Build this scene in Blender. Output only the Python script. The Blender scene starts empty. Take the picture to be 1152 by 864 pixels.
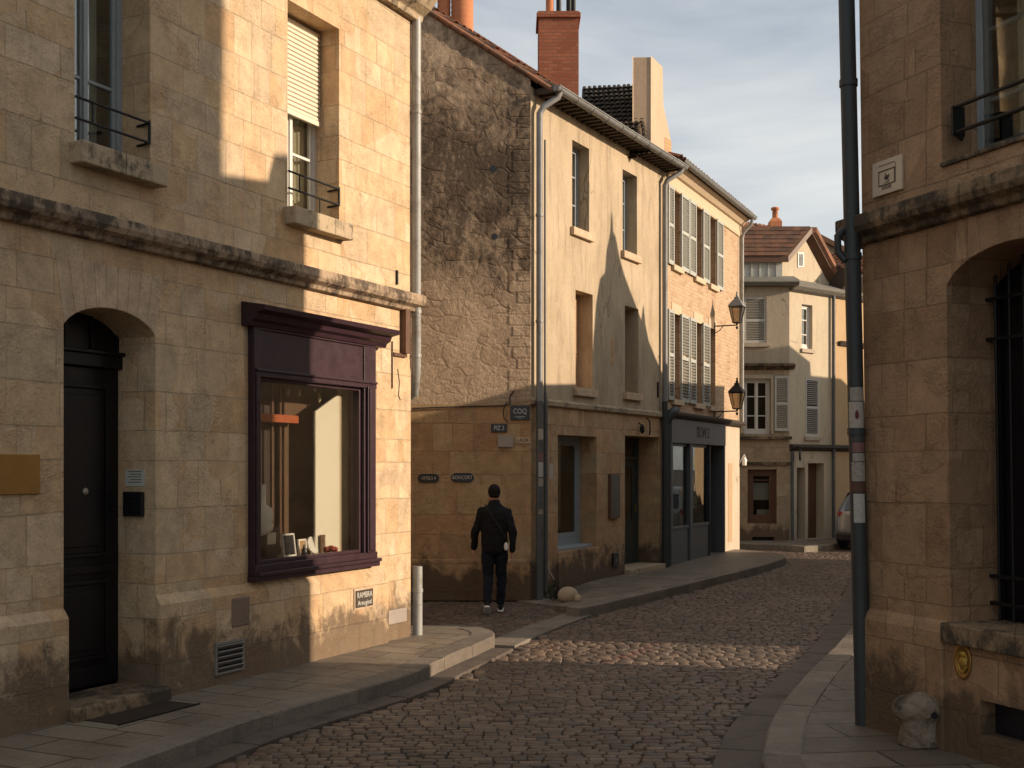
import bpy, math, random
from mathutils import Vector, Matrix
random.seed(7)
sc = bpy.context.scene
COL = sc.collection
R = math.radians
F = 1350.0; CX = 576.0; HV = 526.0; EYE = 2.0      # surveyed focal length (px), horizon row, eye height

# ------------------------------------------------------------------ survey frames
class Fr:
    """local frame of a facade: x along the wall, y into the building, z up"""
    def __init__(s, ox, oy, dx, dy, oz=0.0):
        l = math.hypot(dx, dy); s.ox, s.oy, s.oz = ox, oy, oz
        s.dx, s.dy = dx/l, dy/l; s.nx, s.ny = -s.dy, s.dx
        s.m = Matrix(((s.dx, s.nx, 0, ox), (s.dy, s.ny, 0, oy), (0, 0, 1, oz), (0, 0, 0, 1)))
    def x(s, u, y=0):
        r = (u-CX)/F
        return (r*(s.oy+s.ny*y)-s.ox-s.nx*y)/(s.dx-r*s.dy)
    def z(s, u, v, y=0):
        Y = s.oy+s.dy*s.x(u, y)+s.ny*y
        return EYE+(HV-v)/F*Y - s.oz
    def w(s, x, y=0, z=0):
        return s.m @ Vector((x, y, z))
WORLD = Fr(0, 0, 1, 0)
def gp(u, v, z=0.0):
    Y = (EYE-z)*F/(v-HV)
    return ((u-CX)/F*Y, Y)

# ------------------------------------------------------------------ mesh builder
class MB:
    def __init__(s): s.v = []; s.f = []; s.sm = []
    def add(s, vs, fs, smooth=False):
        b = len(s.v); s.v += [tuple(p) for p in vs]
        for f in fs: s.f.append(tuple(b+i for i in f)); s.sm.append(smooth)
        return s
    def box(s, x0, x1, y0, y1, z0, z1):
        if x1 < x0: x0, x1 = x1, x0
        if y1 < y0: y0, y1 = y1, y0
        if z1 < z0: z0, z1 = z1, z0
        vs = [(x, y, z) for z in (z0, z1) for x, y in ((x0, y0), (x1, y0), (x1, y1), (x0, y1))]
        return s.add(vs, [(3, 2, 1, 0), (4, 5, 6, 7), (0, 1, 5, 4), (1, 2, 6, 5), (2, 3, 7, 6), (3, 0, 4, 7)])
    def obox(s, m, sx, sy, sz):
        vs = [m @ Vector((x*sx, y*sy, z*sz)) for z in (-.5, .5) for x, y in ((-.5, -.5), (.5, -.5), (.5, .5), (-.5, .5))]
        return s.add(vs, [(3, 2, 1, 0), (4, 5, 6, 7), (0, 1, 5, 4), (1, 2, 6, 5), (2, 3, 7, 6), (3, 0, 4, 7)])
    def quad(s, a, b, c, d): return s.add([a, b, c, d], [(0, 1, 2, 3)])
    def prism(s, poly, a0, a1, axis='y', smooth=False):
        n = len(poly)
        def P(p, a):
            return {'y': (p[0], a, p[1]), 'x': (a, p[0], p[1]), 'z': (p[0], p[1], a)}[axis]
        vs = [P(p, a0) for p in poly]+[P(p, a1) for p in poly]
        fs = [tuple(range(n)), tuple(range(2*n-1, n-1, -1))]
        fs += [(i, i+n, (i+1) % n+n, (i+1) % n) for i in range(n)]
        return s.add(vs, fs, smooth)
    def tube(s, path, r, n=12, cap=True):
        path = [Vector(p) for p in path]; m = len(path)
        rs = r if isinstance(r, (list, tuple)) else [r]*m
        t0 = (path[1]-path[0]).normalized()
        up = Vector((0, 0, 1)) if abs(t0.z) < .9 else Vector((1, 0, 0))
        a = t0.cross(up).normalized(); vs = []; 
        for i, p in enumerate(path):
            if i == 0: t = t0
            elif i == m-1: t = (path[i]-path[i-1]).normalized()
            else: t = ((path[i]-path[i-1]).normalized()+(path[i+1]-path[i]).normalized()).normalized()
            a = (a-t*a.dot(t)).normalized(); b = t.cross(a)
            for k in range(n):
                q = 2*math.pi*k/n; vs.append(p+(a*math.cos(q)+b*math.sin(q))*rs[i])
        fs = [(i*n+k, i*n+(k+1) % n, (i+1)*n+(k+1) % n, (i+1)*n+k) for i in range(m-1) for k in range(n)]
        s.add(vs, fs, True)
        if cap:
            s.add(vs[:n], [tuple(range(n-1, -1, -1))]); s.add(vs[-n:], [tuple(range(n))])
        return s
    def lathe(s, prof, c=(0, 0, 0), n=20, sy=1.0, smooth=True):
        vs = []; 
        for r, z in prof:
            for k in range(n):
                q = 2*math.pi*k/n+math.pi/n; vs.append((c[0]+r*math.cos(q), c[1]+r*sy*math.sin(q), c[2]+z))
        m = len(prof)
        fs = [(i*n+k, i*n+(k+1) % n, (i+1)*n+(k+1) % n, (i+1)*n+k) for i in range(m-1) for k in range(n)]
        s.add(vs, fs, smooth)
        s.add(vs[:n], [tuple(range(n-1, -1, -1))]); s.add(vs[-n:], [tuple(range(n))])
        return s
    def loft(s, rings, smooth=True):
        n = len(rings[0]); vs = [p for r in rings for p in r]; m = len(rings)
        fs = [(i*n+k, i*n+(k+1) % n, (i+1)*n+(k+1) % n, (i+1)*n+k) for i in range(m-1) for k in range(n)]
        fs += [tuple(range(n-1, -1, -1)), tuple(range((m-1)*n, m*n))]
        return s.add(vs, fs, smooth)
    def wall(s, x0, x1, z0, z1, ops=(), depth=.35, y=0.0):
        """front face with openings (xa,xb,za,zb,rise), reveals of given depth"""
        xs = sorted({x0, x1} | {o[0] for o in ops} | {o[1] for o in ops})
        zs = sorted({z0, z1} | {o[2] for o in ops} | {o[3] for o in ops})
        for i in range(len(xs)-1):
            for j in range(len(zs)-1):
                xm, zm = (xs[i]+xs[i+1])/2, (zs[j]+zs[j+1])/2
                if any(o[0] < xm < o[1] and o[2] < zm < o[3] for o in ops): continue
                s.quad((xs[i], y, zs[j]), (xs[i+1], y, zs[j]), (xs[i+1], y, zs[j+1]), (xs[i], y, zs[j+1]))
        for o in ops:
            xa, xb, za, zb = o[:4]; rise = o[4] if len(o) > 4 else 0; d = o[5] if len(o) > 5 else depth
            zt = zb-rise; Y = y+d
            s.quad((xa, y, za), (xa, Y, za), (xa, Y, zt), (xa, y, zt))
            s.quad((xb, y, za), (xb, y, zt), (xb, Y, zt), (xb, Y, za))
            s.quad((xa, y, za), (xb, y, za), (xb, Y, za), (xa, Y, za))
            n = 16 if rise else 1
            def az(t): return zt+rise*(math.sqrt(max(0, 1-((2*t-1)*.93)**2))-math.sqrt(1-.93**2))/(1-math.sqrt(1-.93**2)) if rise else zb
            for k in range(n):
                a, b = k/n, (k+1)/n; xa_, xb_ = xa+(xb-xa)*a, xa+(xb-xa)*b; za_, zb_ = az(a), az(b)
                s.quad((xa_, y, za_), (xa_, Y, za_), (xb_, Y, zb_), (xb_, y, zb_))
                if rise: s.quad((xa_, y, za_), (xb_, y, zb_), (xb_, y, zb+.0), (xa_, y, zb+.0))
        return s
    def voussoirs(s, xa, xb, zt, rise, h, n, y0, y1, gap=.004):
        """wedge blocks above a segmental arch"""
        def az(t): return zt+rise*(math.sqrt(max(0, 1-((2*t-1)*.93)**2))-math.sqrt(1-.93**2))/(1-math.sqrt(1-.93**2))
        xm = (xa+xb)/2
        for k in range(n):
            P = []
            t0, t1 = k/n+.006, (k+1)/n-.006
            for t in (t0, (t0+t1)/2, t1): P.append((xa+(xb-xa)*t, az(t)+.002))
            def top(t):
                x = xa+(xb-xa)*t; return (x+(x-xm)*h*.55, zt+rise+h)
            P += [top(t1), top(t0)]
            s.prism(P, y0, y1)
        return s
    def build(s, name, mat, root=None, frame=None, rootframe=None, bevel=0, seg=2, smooth=None):
        me = bpy.data.meshes.new(name); me.from_pydata(s.v, [], s.f)
        me.polygons.foreach_set('use_smooth', s.sm if smooth is None else [smooth]*len(s.f))
        me.materials.append(mat); me.update()
        o = bpy.data.objects.new(name, me); COL.objects.link(o)
        if root is not None: o.parent = root
        if frame is not None:
            o.matrix_local = (rootframe.m.inverted() @ frame.m) if rootframe is not None else frame.m
        if bevel:
            b = o.modifiers.new('bevel', 'BEVEL'); b.width = bevel; b.segments = seg; b.limit_method = 'ANGLE'; b.angle_limit = R(40)
        return o
def tag(o, label=None, cat=None, group=None, kind=None):
    if label: o['label'] = label
    if cat: o['category'] = cat
    if group: o['group'] = group
    if kind: o['kind'] = kind
    return o
def root(name, frame, label, cat, group=None, x=0, y=0, z=0):
    o = bpy.data.objects.new(name, None); COL.objects.link(o); o.empty_display_size = .3
    o.matrix_world = frame.m @ Matrix.Translation((x, y, z)); bpy.context.view_layer.update()
    return tag(o, label, cat, group)

# ------------------------------------------------------------------ materials
def srgb(r, g, b):
    f = lambda c: (c/255/12.92 if c/255 <= .04045 else ((c/255+.055)/1.055)**2.4)
    return (f(r), f(g), f(b))
class NT:
    def __init__(s, name):
        s.m = bpy.data.materials.new(name); s.m.use_nodes = True; s.t = s.m.node_tree
        s.b = s.t.nodes['Principled BSDF']; s.out = s.t.nodes['Material Output']
        s.co = s.n('ShaderNodeTexCoord').outputs['Object']
    def n(s, typ, **k):
        nd = s.t.nodes.new(typ)
        for a, v in k.items(): setattr(nd, a, v)
        return nd
    def l(s, a, b): s.t.links.new(a, b)
    def val(s, sock, v):
        if hasattr(v, 'is_linked') or isinstance(v, bpy.types.NodeSocket): s.l(v, sock)
        elif isinstance(v, tuple) and len(v) == 3 and sock.type == 'RGBA': sock.default_value = (*v, 1)
        else: sock.default_value = v
    def noise(s, vec, scale, det=4, rough=.55, dist=0):
        nd = s.n('ShaderNodeTexNoise'); s.l(vec, nd.inputs['Vector'])
        nd.inputs['Scale'].default_value = scale; nd.inputs['Detail'].default_value = det
        nd.inputs['Roughness'].default_value = rough; nd.inputs['Distortion'].default_value = dist
        return nd.outputs['Fac']
    def math(s, op, a, b=0.0, clamp=False):
        nd = s.n('ShaderNodeMath', operation=op, use_clamp=clamp); s.val(nd.inputs[0], a); s.val(nd.inputs[1], b); return nd.outputs[0]
    def mix(s, fac, a, b, blend='MIX'):
        nd = s.n('ShaderNodeMix', data_type='RGBA', blend_type=blend)
        s.val(nd.inputs[0], fac); s.val(nd.inputs[6], a); s.val(nd.inputs[7], b); return nd.outputs[2]
    def ramp(s, fac, stops, interp='LINEAR'):
        nd = s.n('ShaderNodeValToRGB'); s.l(fac, nd.inputs[0]); cr = nd.color_ramp; cr.interpolation = interp
        while len(cr.elements) < len(stops): cr.elements.new(.5)
        for e, (p, c) in zip(cr.elements, stops):
            e.position = p; e.color = (*c, 1) if isinstance(c, tuple) else (c, c, c, 1)
        return nd.outputs[0]
    def mapping(s, vec, scale=(1, 1, 1), loc=(0, 0, 0), rot=(0, 0, 0)):
        nd = s.n('ShaderNodeMapping'); s.l(vec, nd.inputs[0]); nd.inputs['Scale'].default_value = scale
        nd.inputs['Location'].default_value = loc; nd.inputs['Rotation'].default_value = rot; return nd.outputs[0]
    def wallvec(s):
        sp = s.n('ShaderNodeSeparateXYZ'); s.l(s.co, sp.inputs[0]); s.X, s.Y, s.Z = sp.outputs
        cb = s.n('ShaderNodeCombineXYZ'); s.l(s.math('ADD', s.X, s.Y), cb.inputs[0]); s.l(s.Z, cb.inputs[1]); s.l(s.math('SUBTRACT', s.X, s.Y), cb.inputs[2])
        return cb.outputs[0]
    def warp(s, vec, scale, amt):
        nd = s.n('ShaderNodeTexNoise'); s.l(vec, nd.inputs['Vector']); nd.inputs['Scale'].default_value = scale; nd.inputs['Detail'].default_value = 3
        v1 = s.n('ShaderNodeVectorMath', operation='SUBTRACT'); s.l(nd.outputs['Color'], v1.inputs[0]); v1.inputs[1].default_value = (.5, .5, .5)
        v2 = s.n('ShaderNodeVectorMath', operation='SCALE'); s.l(v1.outputs[0], v2.inputs[0]); v2.inputs[3].default_value = amt
        v3 = s.n('ShaderNodeVectorMath', operation='ADD'); s.l(vec, v3.inputs[0]); s.l(v2.outputs[0], v3.inputs[1]); return v3.outputs[0]
    def brick(s, vec, bw, bh, mortar=.006, off=.5, of=2, sq=1.0, sf=2, c1=(0, 0, 0), c2=(1, 1, 1), smooth=.3, bias=0):
        nd = s.n('ShaderNodeTexBrick', offset=off, offset_frequency=of, squash=sq, squash_frequency=sf); s.l(vec, nd.inputs['Vector'])
        for k, v in (('Scale', 1), ('Mortar Size', mortar), ('Mortar Smooth', smooth), ('Bias', bias), ('Brick Width', bw), ('Row Height', bh)):
            nd.inputs[k].default_value = v
        nd.inputs['Color1'].default_value = (*c1, 1); nd.inputs['Color2'].default_value = (*c2, 1)
        nd.inputs['Mortar'].default_value = (.5, .5, .5, 1)
        return nd.outputs['Color'], nd.outputs['Fac']
    def bump(s, h, dist, strength=1.0, prev=None):
        nd = s.n('ShaderNodeBump'); s.l(h, nd.inputs['Height']); nd.inputs['Distance'].default_value = dist
        nd.inputs['Strength'].default_value = strength
        if prev is not None: s.l(prev, nd.inputs['Normal'])
        return nd.outputs[0]
    def done(s, col, rough=.85, normal=None, metal=0, spec=.3):
        s.val(s.b.inputs['Base Color'], col); s.val(s.b.inputs['Roughness'], rough); s.b.inputs['Metallic'].default_value = metal
        s.b.inputs['Specular IOR Level'].default_value = spec
        if normal is not None: s.l(normal, s.b.inputs['Normal'])
        return s.m

def simple(name, col, rough=.6, metal=0, var=.15, scale=6, bump=.0015, bscale=60, spec=.4, grime=None, ga=.55):
    t = NT(name); n1 = t.noise(t.co, scale, 5, .6); n2 = t.noise(t.co, bscale, 3)
    c = t.mix(n1, tuple(x*(1-var) for x in col), tuple(min(1, x*(1+var)) for x in col))
    if grime: c = t.mix(t.ramp(t.noise(t.co, scale*.6, 6, .7, .5), [(ga, 0.), (ga+.17, 1.)]), c, grime)
    r = t.math('ADD', t.math('MULTIPLY', n1, .25), rough-.12)
    return t.done(c, r, t.bump(n2, bump) if bump else None, metal, spec)

def ashlar(name, pal, bw=.52, bh=.31, mortar=.005, joint=(.30, .23, .145), dark=(.11, .075, .05), rough=.75, basez=1.0, basedirt=.7, jf=.55, bump=.010, off=(0, 0, 0), sq=1.5, patch=(.50, .315, .185)):
    t = NT(name); v = t.mapping(t.wallvec(), loc=off)
    sx = t.n('ShaderNodeSeparateXYZ'); t.l(v, sx.inputs[0]); n1 = t.n('ShaderNodeTexNoise', noise_dimensions='1D'); t.l(sx.outputs[1], n1.inputs['W']); n1.inputs['Scale'].default_value = 1.15; n1.inputs['Detail'].default_value = 0
    n2 = t.n('ShaderNodeTexNoise', noise_dimensions='1D'); t.l(sx.outputs[0], n2.inputs['W']); n2.inputs['Scale'].default_value = 1.4; n2.inputs['Detail'].default_value = 1
    cx_ = t.n('ShaderNodeCombineXYZ'); t.l(t.math('ADD', sx.outputs[0], t.math('MULTIPLY', n2.outputs['Fac'], .45)), cx_.inputs[0]); t.l(t.math('ADD', sx.outputs[1], t.math('MULTIPLY', n1.outputs['Fac'], bh*1.1)), cx_.inputs[1]); t.l(sx.outputs[2], cx_.inputs[2])
    vw = t.warp(cx_.outputs[0], 1.2, .028)
    cA, fA = t.brick(vw, bw, bh, mortar, .43, 2, sq, 3)
    # some blocks are split vertically: a second bond, used only where a low frequency mask says so
    cB, fB = t.brick(t.mapping(vw, loc=(.21, 0, 0)), bw*.62, bh, mortar, .37, 3, .8, 2)
    msk = t.ramp(t.noise(t.mapping(v, scale=(.5, 1.3, 1)), 1.1, 1), [(.49, 0.), (.51, 1.)])
    cc = t.mix(msk, cA, cB); ff = t.mix(msk, fA, fB)
    col = t.ramp(cc, [(i/(len(pal)-1), p) for i, p in enumerate(pal)])
    big = t.noise(v, .8, 4, .6); med = t.noise(v, 5, 6, .65); fine = t.noise(v, 42, 5, .7)
    col = t.mix(t.ramp(big, [(.35, .0), (.7, .34)]), col, patch)
    col = t.mix(1.0, col, t.ramp(med, [(.25, .74), (.75, 1.2)]), 'MULTIPLY')
    col = t.mix(1.0, col, t.ramp(fine, [(.25, .80), (.75, 1.15)]), 'MULTIPLY')
    jm = t.math('MULTIPLY', ff, t.ramp(t.noise(v, 3.1, 4), [(.38, .06), (.62, jf+.25)]))
    col = t.mix(t.math('MULTIPLY', jm, jf/.6, True), col, joint)
    # pits and tooling
    rough_mask = t.ramp(t.noise(t.mapping(v, scale=(1, 1.6, 1)), 1.7, 4, .6), [(.46, .12), (.62, 1.)])
    vo = t.n('ShaderNodeTexNoise'); t.l(t.mapping(v, scale=(1, 2.2, 1)), vo.inputs['Vector']); vo.inputs['Scale'].default_value = 13; vo.inputs['Detail'].default_value = 6; vo.inputs['Roughness'].default_value = .62
    vo.inputs['Distortion'].default_value = 1.2
    pits = t.ramp(vo.outputs['Fac'], [(.33, 0.), (.47, 1.)])
    col = t.mix(t.math('MULTIPLY', t.math('SUBTRACT', 1.0, pits), t.math('MULTIPLY', rough_mask, .38)), col, dark)
    # splash-back dirt near the ground
    if basedirt > 0:
        zz = t.math('SUBTRACT', 1.0, t.math('DIVIDE', t.Z, basez), True)
        dn = t.noise(v, 2.3, 6, .68, .4)
        dm = t.ramp(t.math('ADD', t.math('MULTIPLY', zz, .62), dn), [(.72, 0.), (.88, min(1.0, basedirt+.15))])
        col = t.mix(dm, col, dark)
    h = t.math('MULTIPLY', vo.outputs['Fac'], t.math('ADD', t.math('MULTIPLY', rough_mask, .75), .14))
    h = t.math('ADD', h, t.math('MULTIPLY', fine, .16))
    h = t.math('ADD', h, t.math('MULTIPLY', cc, .22))
    h = t.math('SUBTRACT', h, t.math('MULTIPLY', ff, .35))
    return t.done(col, rough, t.bump(h, bump*1.8), spec=.25)

PAL = [(.54, .385, .225), (.62, .465, .295), (.51, .335, .18), (.59, .435, .265), (.50, .38, .25), (.64, .49, .325), (.56, .37, .20), (.59, .445, .28)]
PAL_R = [(.33, .205, .115), (.40, .255, .15), (.28, .17, .095), (.36, .235, .14), (.33, .19, .105)]  # brown stone darkened to put the right wall's shade into the colour
PAL_M = [(.46, .28, .145), (.50, .32, .17), (.38, .22, .115), (.43, .31, .18), (.48, .34, .19), (.37, .23, .115)]  # orange stone darkened likewise, carrying the shade of the gable foot
M = {}
M['stoneL'] = ashlar('pale_limestone_ashlar', PAL)
M['stoneA'] = ashlar('shaded_brown_limestone_ashlar', PAL_R, bw=.44, bh=.32, joint=(.2, .135, .075), dark=(.08, .055, .035), jf=.6, bump=.012, patch=(.28, .18, .10))
M['stoneM'] = ashlar('shaded_orange_limestone_ashlar', PAL_M, bw=.62, bh=.41, joint=(.25, .16, .09), dark=(.07, .05, .035), jf=.5, bump=.012, patch=(.50, .31, .15))
M['stoneF'] = ashlar('old_town_limestone', [(.33, .26, .18), (.40, .32, .22), (.3, .235, .16)], bw=.5, bh=.3, jf=.6, bump=.01)
M['dressed'] = ashlar('dressed_stone', [(.52, .385, .26), (.56, .42, .29)], bw=1.4, bh=2.0, basedirt=0, jf=.3, bump=.005)
def weathered(name, base, blk=(.045, .038, .03), thr=.5, sc_=3.2):
    t = NT(name); v = t.wallvec(); n1 = t.noise(v, 1.6, 6, .7, .3); n2 = t.noise(v, 9, 6, .7); fine = t.noise(v, 45, 4)
    col = t.mix(n2, tuple(c*.72 for c in base), tuple(c*1.15 for c in base))
    m = t.ramp(t.math('ADD', t.math('MULTIPLY', n1, .6), t.math('MULTIPLY', t.noise(v, sc_*3, 5, .7), .4)), [(thr-.05, 0.), (thr+.06, .9)])
    col = t.mix(m, col, blk)
    c, f = t.brick(v, .95, 3.0, .006); col = t.mix(t.math('MULTIPLY', f, .7), col, (.06, .05, .035))
    h = t.math('ADD', t.math('MULTIPLY', n2, .7), t.math('MULTIPLY', fine, .3))
    return t.done(col, .9, t.bump(h, .02), spec=.2)
M['string'] = weathered('lichen_stained_stone', (.42, .31, .21), (.07, .055, .042), thr=.49)
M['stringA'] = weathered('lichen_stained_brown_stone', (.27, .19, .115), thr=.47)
M['sill'] = weathered('weathered_sill_stone', (.46, .36, .24), thr=.56)
def plaster(name, a, b, stain, amt=.5, bump=.006):
    t = NT(name); v = t.wallvec()
    n1 = t.noise(v, .9, 6, .65, .3); n2 = t.noise(t.mapping(v, scale=(1.6, .35, 1)), 2.2, 6, .7); n3 = t.noise(v, 26, 5, .65); n4 = t.noise(v, 4, 6, .7, .6)
    col = t.mix(t.ramp(n1, [(.35, 0.), (.65, 1.)]), a, b)
    col = t.mix(t.math('MULTIPLY', t.ramp(n2, [(.5, 0.), (.72, 1.)]), amt), col, stain)
    col = t.mix(t.math('MULTIPLY', t.ramp(n4, [(.56, 0.), (.66, 1.)]), amt*.8), col, tuple(min(1, c*1.22) for c in a))
    col = t.mix(1.0, col, t.ramp(n3, [(.2, .86), (.8, 1.12)]), 'MULTIPLY')
    vo = t.n('ShaderNodeTexVoronoi', feature='DISTANCE_TO_EDGE'); t.l(t.warp(t.mapping(v, scale=(1, .6, 1)), 1.6, .9), vo.inputs['Vector']); vo.inputs['Scale'].default_value = .55
    ck = t.math('MULTIPLY', t.ramp(vo.outputs['Distance'], [(0., 1.), (.006, 0.)]), t.ramp(t.noise(v, .6, 2), [(.5, 0.), (.56, .8)]))
    col = t.mix(ck, col, tuple(c*.45 for c in stain))
    dr_ = t.noise(t.mapping(v, scale=(5.5, .30, 1)), 1.0, 5, .65)
    col = t.mix(t.math('MULTIPLY', t.ramp(dr_, [(.54, 0.), (.70, 1.)]), amt*.65), col, stain)
    h = t.math('SUBTRACT', t.math('ADD', t.math('MULTIPLY', n4, .6), t.math('MULTIPLY', n3, .3)), t.math('MULTIPLY', ck, .5))
    return t.done(col, .88, t.bump(h, bump), spec=.2)
M['plasterM'] = plaster('ochre_lime_plaster', (.375, .295, .195), (.465, .37, .255), (.24, .185, .125), .85, .014)
M['plasterF'] = plaster('cream_lime_plaster', (.48, .40, .285), (.53, .445, .32), (.36, .30, .23), .6, .01)
M['plasterG'] = plaster('grey_lime_plaster', (.40, .33, .245), (.45, .375, .28), (.29, .24, .175), .5)
M['plasterO'] = plaster('orange_lime_plaster', (.46, .32, .18), (.50, .35, .2), (.38, .26, .15), .4)
M['plasterC'] = plaster('chimney_plaster', (.46, .345, .24), (.50, .385, .27), (.36, .28, .19), .5)
M['plasterW'] = plaster('cream_painted_plaster', (.46, .38, .29), (.52, .43, .33), (.36, .29, .21), .5, .006)
def rubble():
    t = NT('crumbling_rubble_render'); v = t.wallvec(); vw = t.warp(v, 2.4, .34)
    vo = t.n('ShaderNodeTexVoronoi', feature='DISTANCE_TO_EDGE'); t.l(t.mapping(vw, scale=(2.3, 4.6, 1)), vo.inputs['Vector']); vo.inputs['Scale'].default_value = 1
    vc = t.n('ShaderNodeTexVoronoi'); t.l(t.mapping(vw, scale=(2.3, 4.6, 1)), vc.inputs['Vector']); vc.inputs['Scale'].default_value = 1
    sp = t.n('ShaderNodeSeparateColor'); t.l(vc.outputs['Color'], sp.inputs[0])
    stone = t.ramp(sp.outputs[0], [(0, (.26, .185, .125)), (.35, (.42, .31, .215)), (.7, (.32, .22, .145)), (1, (.52, .40, .285))])
    edge = t.ramp(vo.outputs['Distance'], [(0., .25), (.09, 1.)])
    stone = t.mix(t.math('MULTIPLY', t.math('SUBTRACT', 1.0, edge), .45), stone, (.15, .11, .075))
    plas = t.mix(t.noise(v, 3, 5, .6), (.46, .34, .23), (.62, .47, .33))
    cover = t.ramp(t.noise(v, 1.6, 8, .7, .2), [(.45, 0.), (.56, 1.)])
    lowz = t.ramp(t.math('DIVIDE', t.Z, 9.0), [(.38, .75), (.58, 0.)])
    cover = t.math('MAXIMUM', cover, t.math('MULTIPLY', lowz, t.ramp(t.noise(v, 2, 4), [(.3, .2), (.5, 1.)])))
    col = t.mix(cover, stone, plas)
    # black lichen band across the upper half
    bz = t.ramp(t.math('DIVIDE', t.Z, 10.0), [(.40, 0.), (.52, .20), (.66, .26), (.78, .14), (.95, .10)])
    sm = t.math('ADD', bz, t.math('ADD', t.math('MULTIPLY', t.noise(t.mapping(v, scale=(1, .8, 1)), 2.6, 9, .78, .2), .52), t.math('MULTIPLY', t.noise(v, 11, 7, .8), .46)))
    col = t.mix(t.ramp(sm, [(.565, 0.), (.74, .88)]), col, (.055, .042, .032))
    col = t.mix(1.0, col, t.ramp(t.noise(v, 22, 6, .75), [(.25, .6), (.75, 1.3)]), 'MULTIPLY')
    h = t.math('ADD', t.math('MULTIPLY', t.math('MULTIPLY', edge, t.math('SUBTRACT', 1.0, t.math('MULTIPLY', cover, .75))), .5), t.math('MULTIPLY', t.noise(v, 7, 8, .72, 1.0), .9))
    h = t.math('ADD', h, t.math('MULTIPLY', cover, .10))
    return t.done(col, .95, t.bump(h, .040), spec=.15)
M['rubble'] = rubble()
def brickmat(name, c1, c2, mort, bw=.22, bh=.065, ms=.008, bump=.01, wash=None):
    t = NT(name); v = t.wallvec(); vw = t.warp(v, 4, .012)
    c, f = t.brick(vw, bw, bh, ms, smooth=.2)
    n = t.noise(v, 2, 6, .7); fine = t.noise(v, 40, 4)
    col = t.mix(c, c1, c2); col = t.mix(1.0, col, t.ramp(fine, [(.2, .75), (.8, 1.2)]), 'MULTIPLY'); col = t.mix(f, col, mort)
    if wash: col = t.mix(t.ramp(n, [(.42, 0.), (.6, .8)]), col, wash)
    h = t.math('ADD', t.math('MULTIPLY', t.math('SUBTRACT', 1.0, f), .6), t.math('ADD', t.math('MULTIPLY', fine, .25), t.math('MULTIPLY', c, .2)))
    return t.done(col, .9, t.bump(h, bump), spec=.15)
M['brickK'] = brickmat('worn_narrow_brick', (.36, .215, .13), (.52, .36, .23), (.46, .36, .25), .26, .075, .011, .022, (.50, .36, .235))
M['brickC'] = brickmat('red_chimney_brick', (.30, .095, .05), (.40, .15, .08), (.24, .13, .09), .16, .06, .007, .008)
M['brickD'] = brickmat('dim_infill_brick', (.42, .24, .12), (.5, .32, .17), (.38, .28, .18), .22, .065)
def tile(name, a, b, c_):
    t = NT(name); n = t.noise(t.co, 3.2, 6, .7); n2 = t.noise(t.co, 20, 5, .7)
    g = t.n('ShaderNodeNewGeometry'); ri = g.outputs['Random Per Island']
    col = t.ramp(ri, [(0, a), (.5, b), (1, c_)]); col = t.mix(t.ramp(n, [(.45, 0.), (.65, .6)]), col, (.07, .06, .045))
    col = t.mix(1.0, col, t.ramp(n2, [(.2, .8), (.8, 1.15)]), 'MULTIPLY')
    return t.done(col, .85, t.bump(n2, .004), spec=.2)
M['tileR'] = tile('terracotta_tile', (.26, .11, .06), (.31, .145, .085), (.18, .10, .065))
M['tileD'] = tile('dark_mossy_tile', (.05, .045, .035), (.085, .065, .045), (.035, .032, .028))
M['tileB'] = tile('brown_flat_tile', (.13, .065, .04), (.18, .09, .055), (.09, .05, .035))
M['terracotta'] = simple('terracotta_pot', (.48, .19, .09), .8, var=.25, scale=8, bump=.004, spec=.2)
M['zinc'] = simple('weathered_zinc', (.23, .23, .225), .55, .35, .3, 5, grime=(.14, .13, .115))
M['zincL'] = simple('pale_painted_pipe', (.30, .30, .285), .5, .1, .2, 5, grime=(.17, .15, .12), ga=.52)
M['pipeD'] = simple('dark_blue_grey_pipe', (.034, .040, .042), .5, .0, .25, 7, grime=(.035, .035, .033), ga=.55)
M['pipeM'] = simple('mid_grey_pipe', (.10, .105, .105), .55, .1, .3, 4, grime=(.06, .06, .058), ga=.52)
M['plum'] = simple('plum_gloss_paint', (.038, .018, .024), .40, 0, .35, 9, .002, spec=.28, grime=(.075, .055, .05), ga=.66)
M['door'] = simple('black_violet_door_paint', (.008, .0065, .008), .42, 0, .3, 10, .0015, spec=.25)
M['green'] = simple('dark_green_paint', (.045, .055, .05), .4, 0, .2, 9, .0008)
M['frameG'] = simple('blue_grey_window_paint', (.27, .30, .32), .5, 0, .15, 12, .0008)
M['frameW'] = simple('white_window_paint', (.62, .60, .55), .5, 0, .1, 12, .0008)
M['frameBr'] = simple('brown_window_wood', (.11, .055, .03), .5, 0, .3, 12, .0008)
M['sageD'] = simple('grey_shopfront_paint', (.085, .088, .09), .55, 0, .15, 8, .0008)
M['navy'] = simple('navy_shopfront_paint', (.018, .021, .03), .5, 0, .15, 8, .0008)
M['shutter'] = simple('flaking_sage_shutter_paint', (.37, .38, .345), .7, 0, .2, 20, .004, grime=(.28, .25, .20), ga=.56)
M['shutterW'] = simple('pale_shutter_paint', (.46, .44, .39), .7, 0, .12, 20, .001)
M['clad'] = simple('pale_grey_cladding', (.46, .45, .40), .7, 0, .2, 12, .002)
M['rollerW'] = simple('cream_roller_slats', (.66, .58, .44), .6, 0, .08, 12, .0006)
M['iron'] = simple('black_iron', (.018, .017, .017), .5, .5, .3, 12, .001)
M['black'] = simple('black_enamel', (.012, .012, .016), .3, 0, .3, 12, .0005, spec=.5)
M['whiteink'] = simple('off_white_lettering', (.55, .53, .48), .6, 0, .1, 20, 0)
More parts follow.
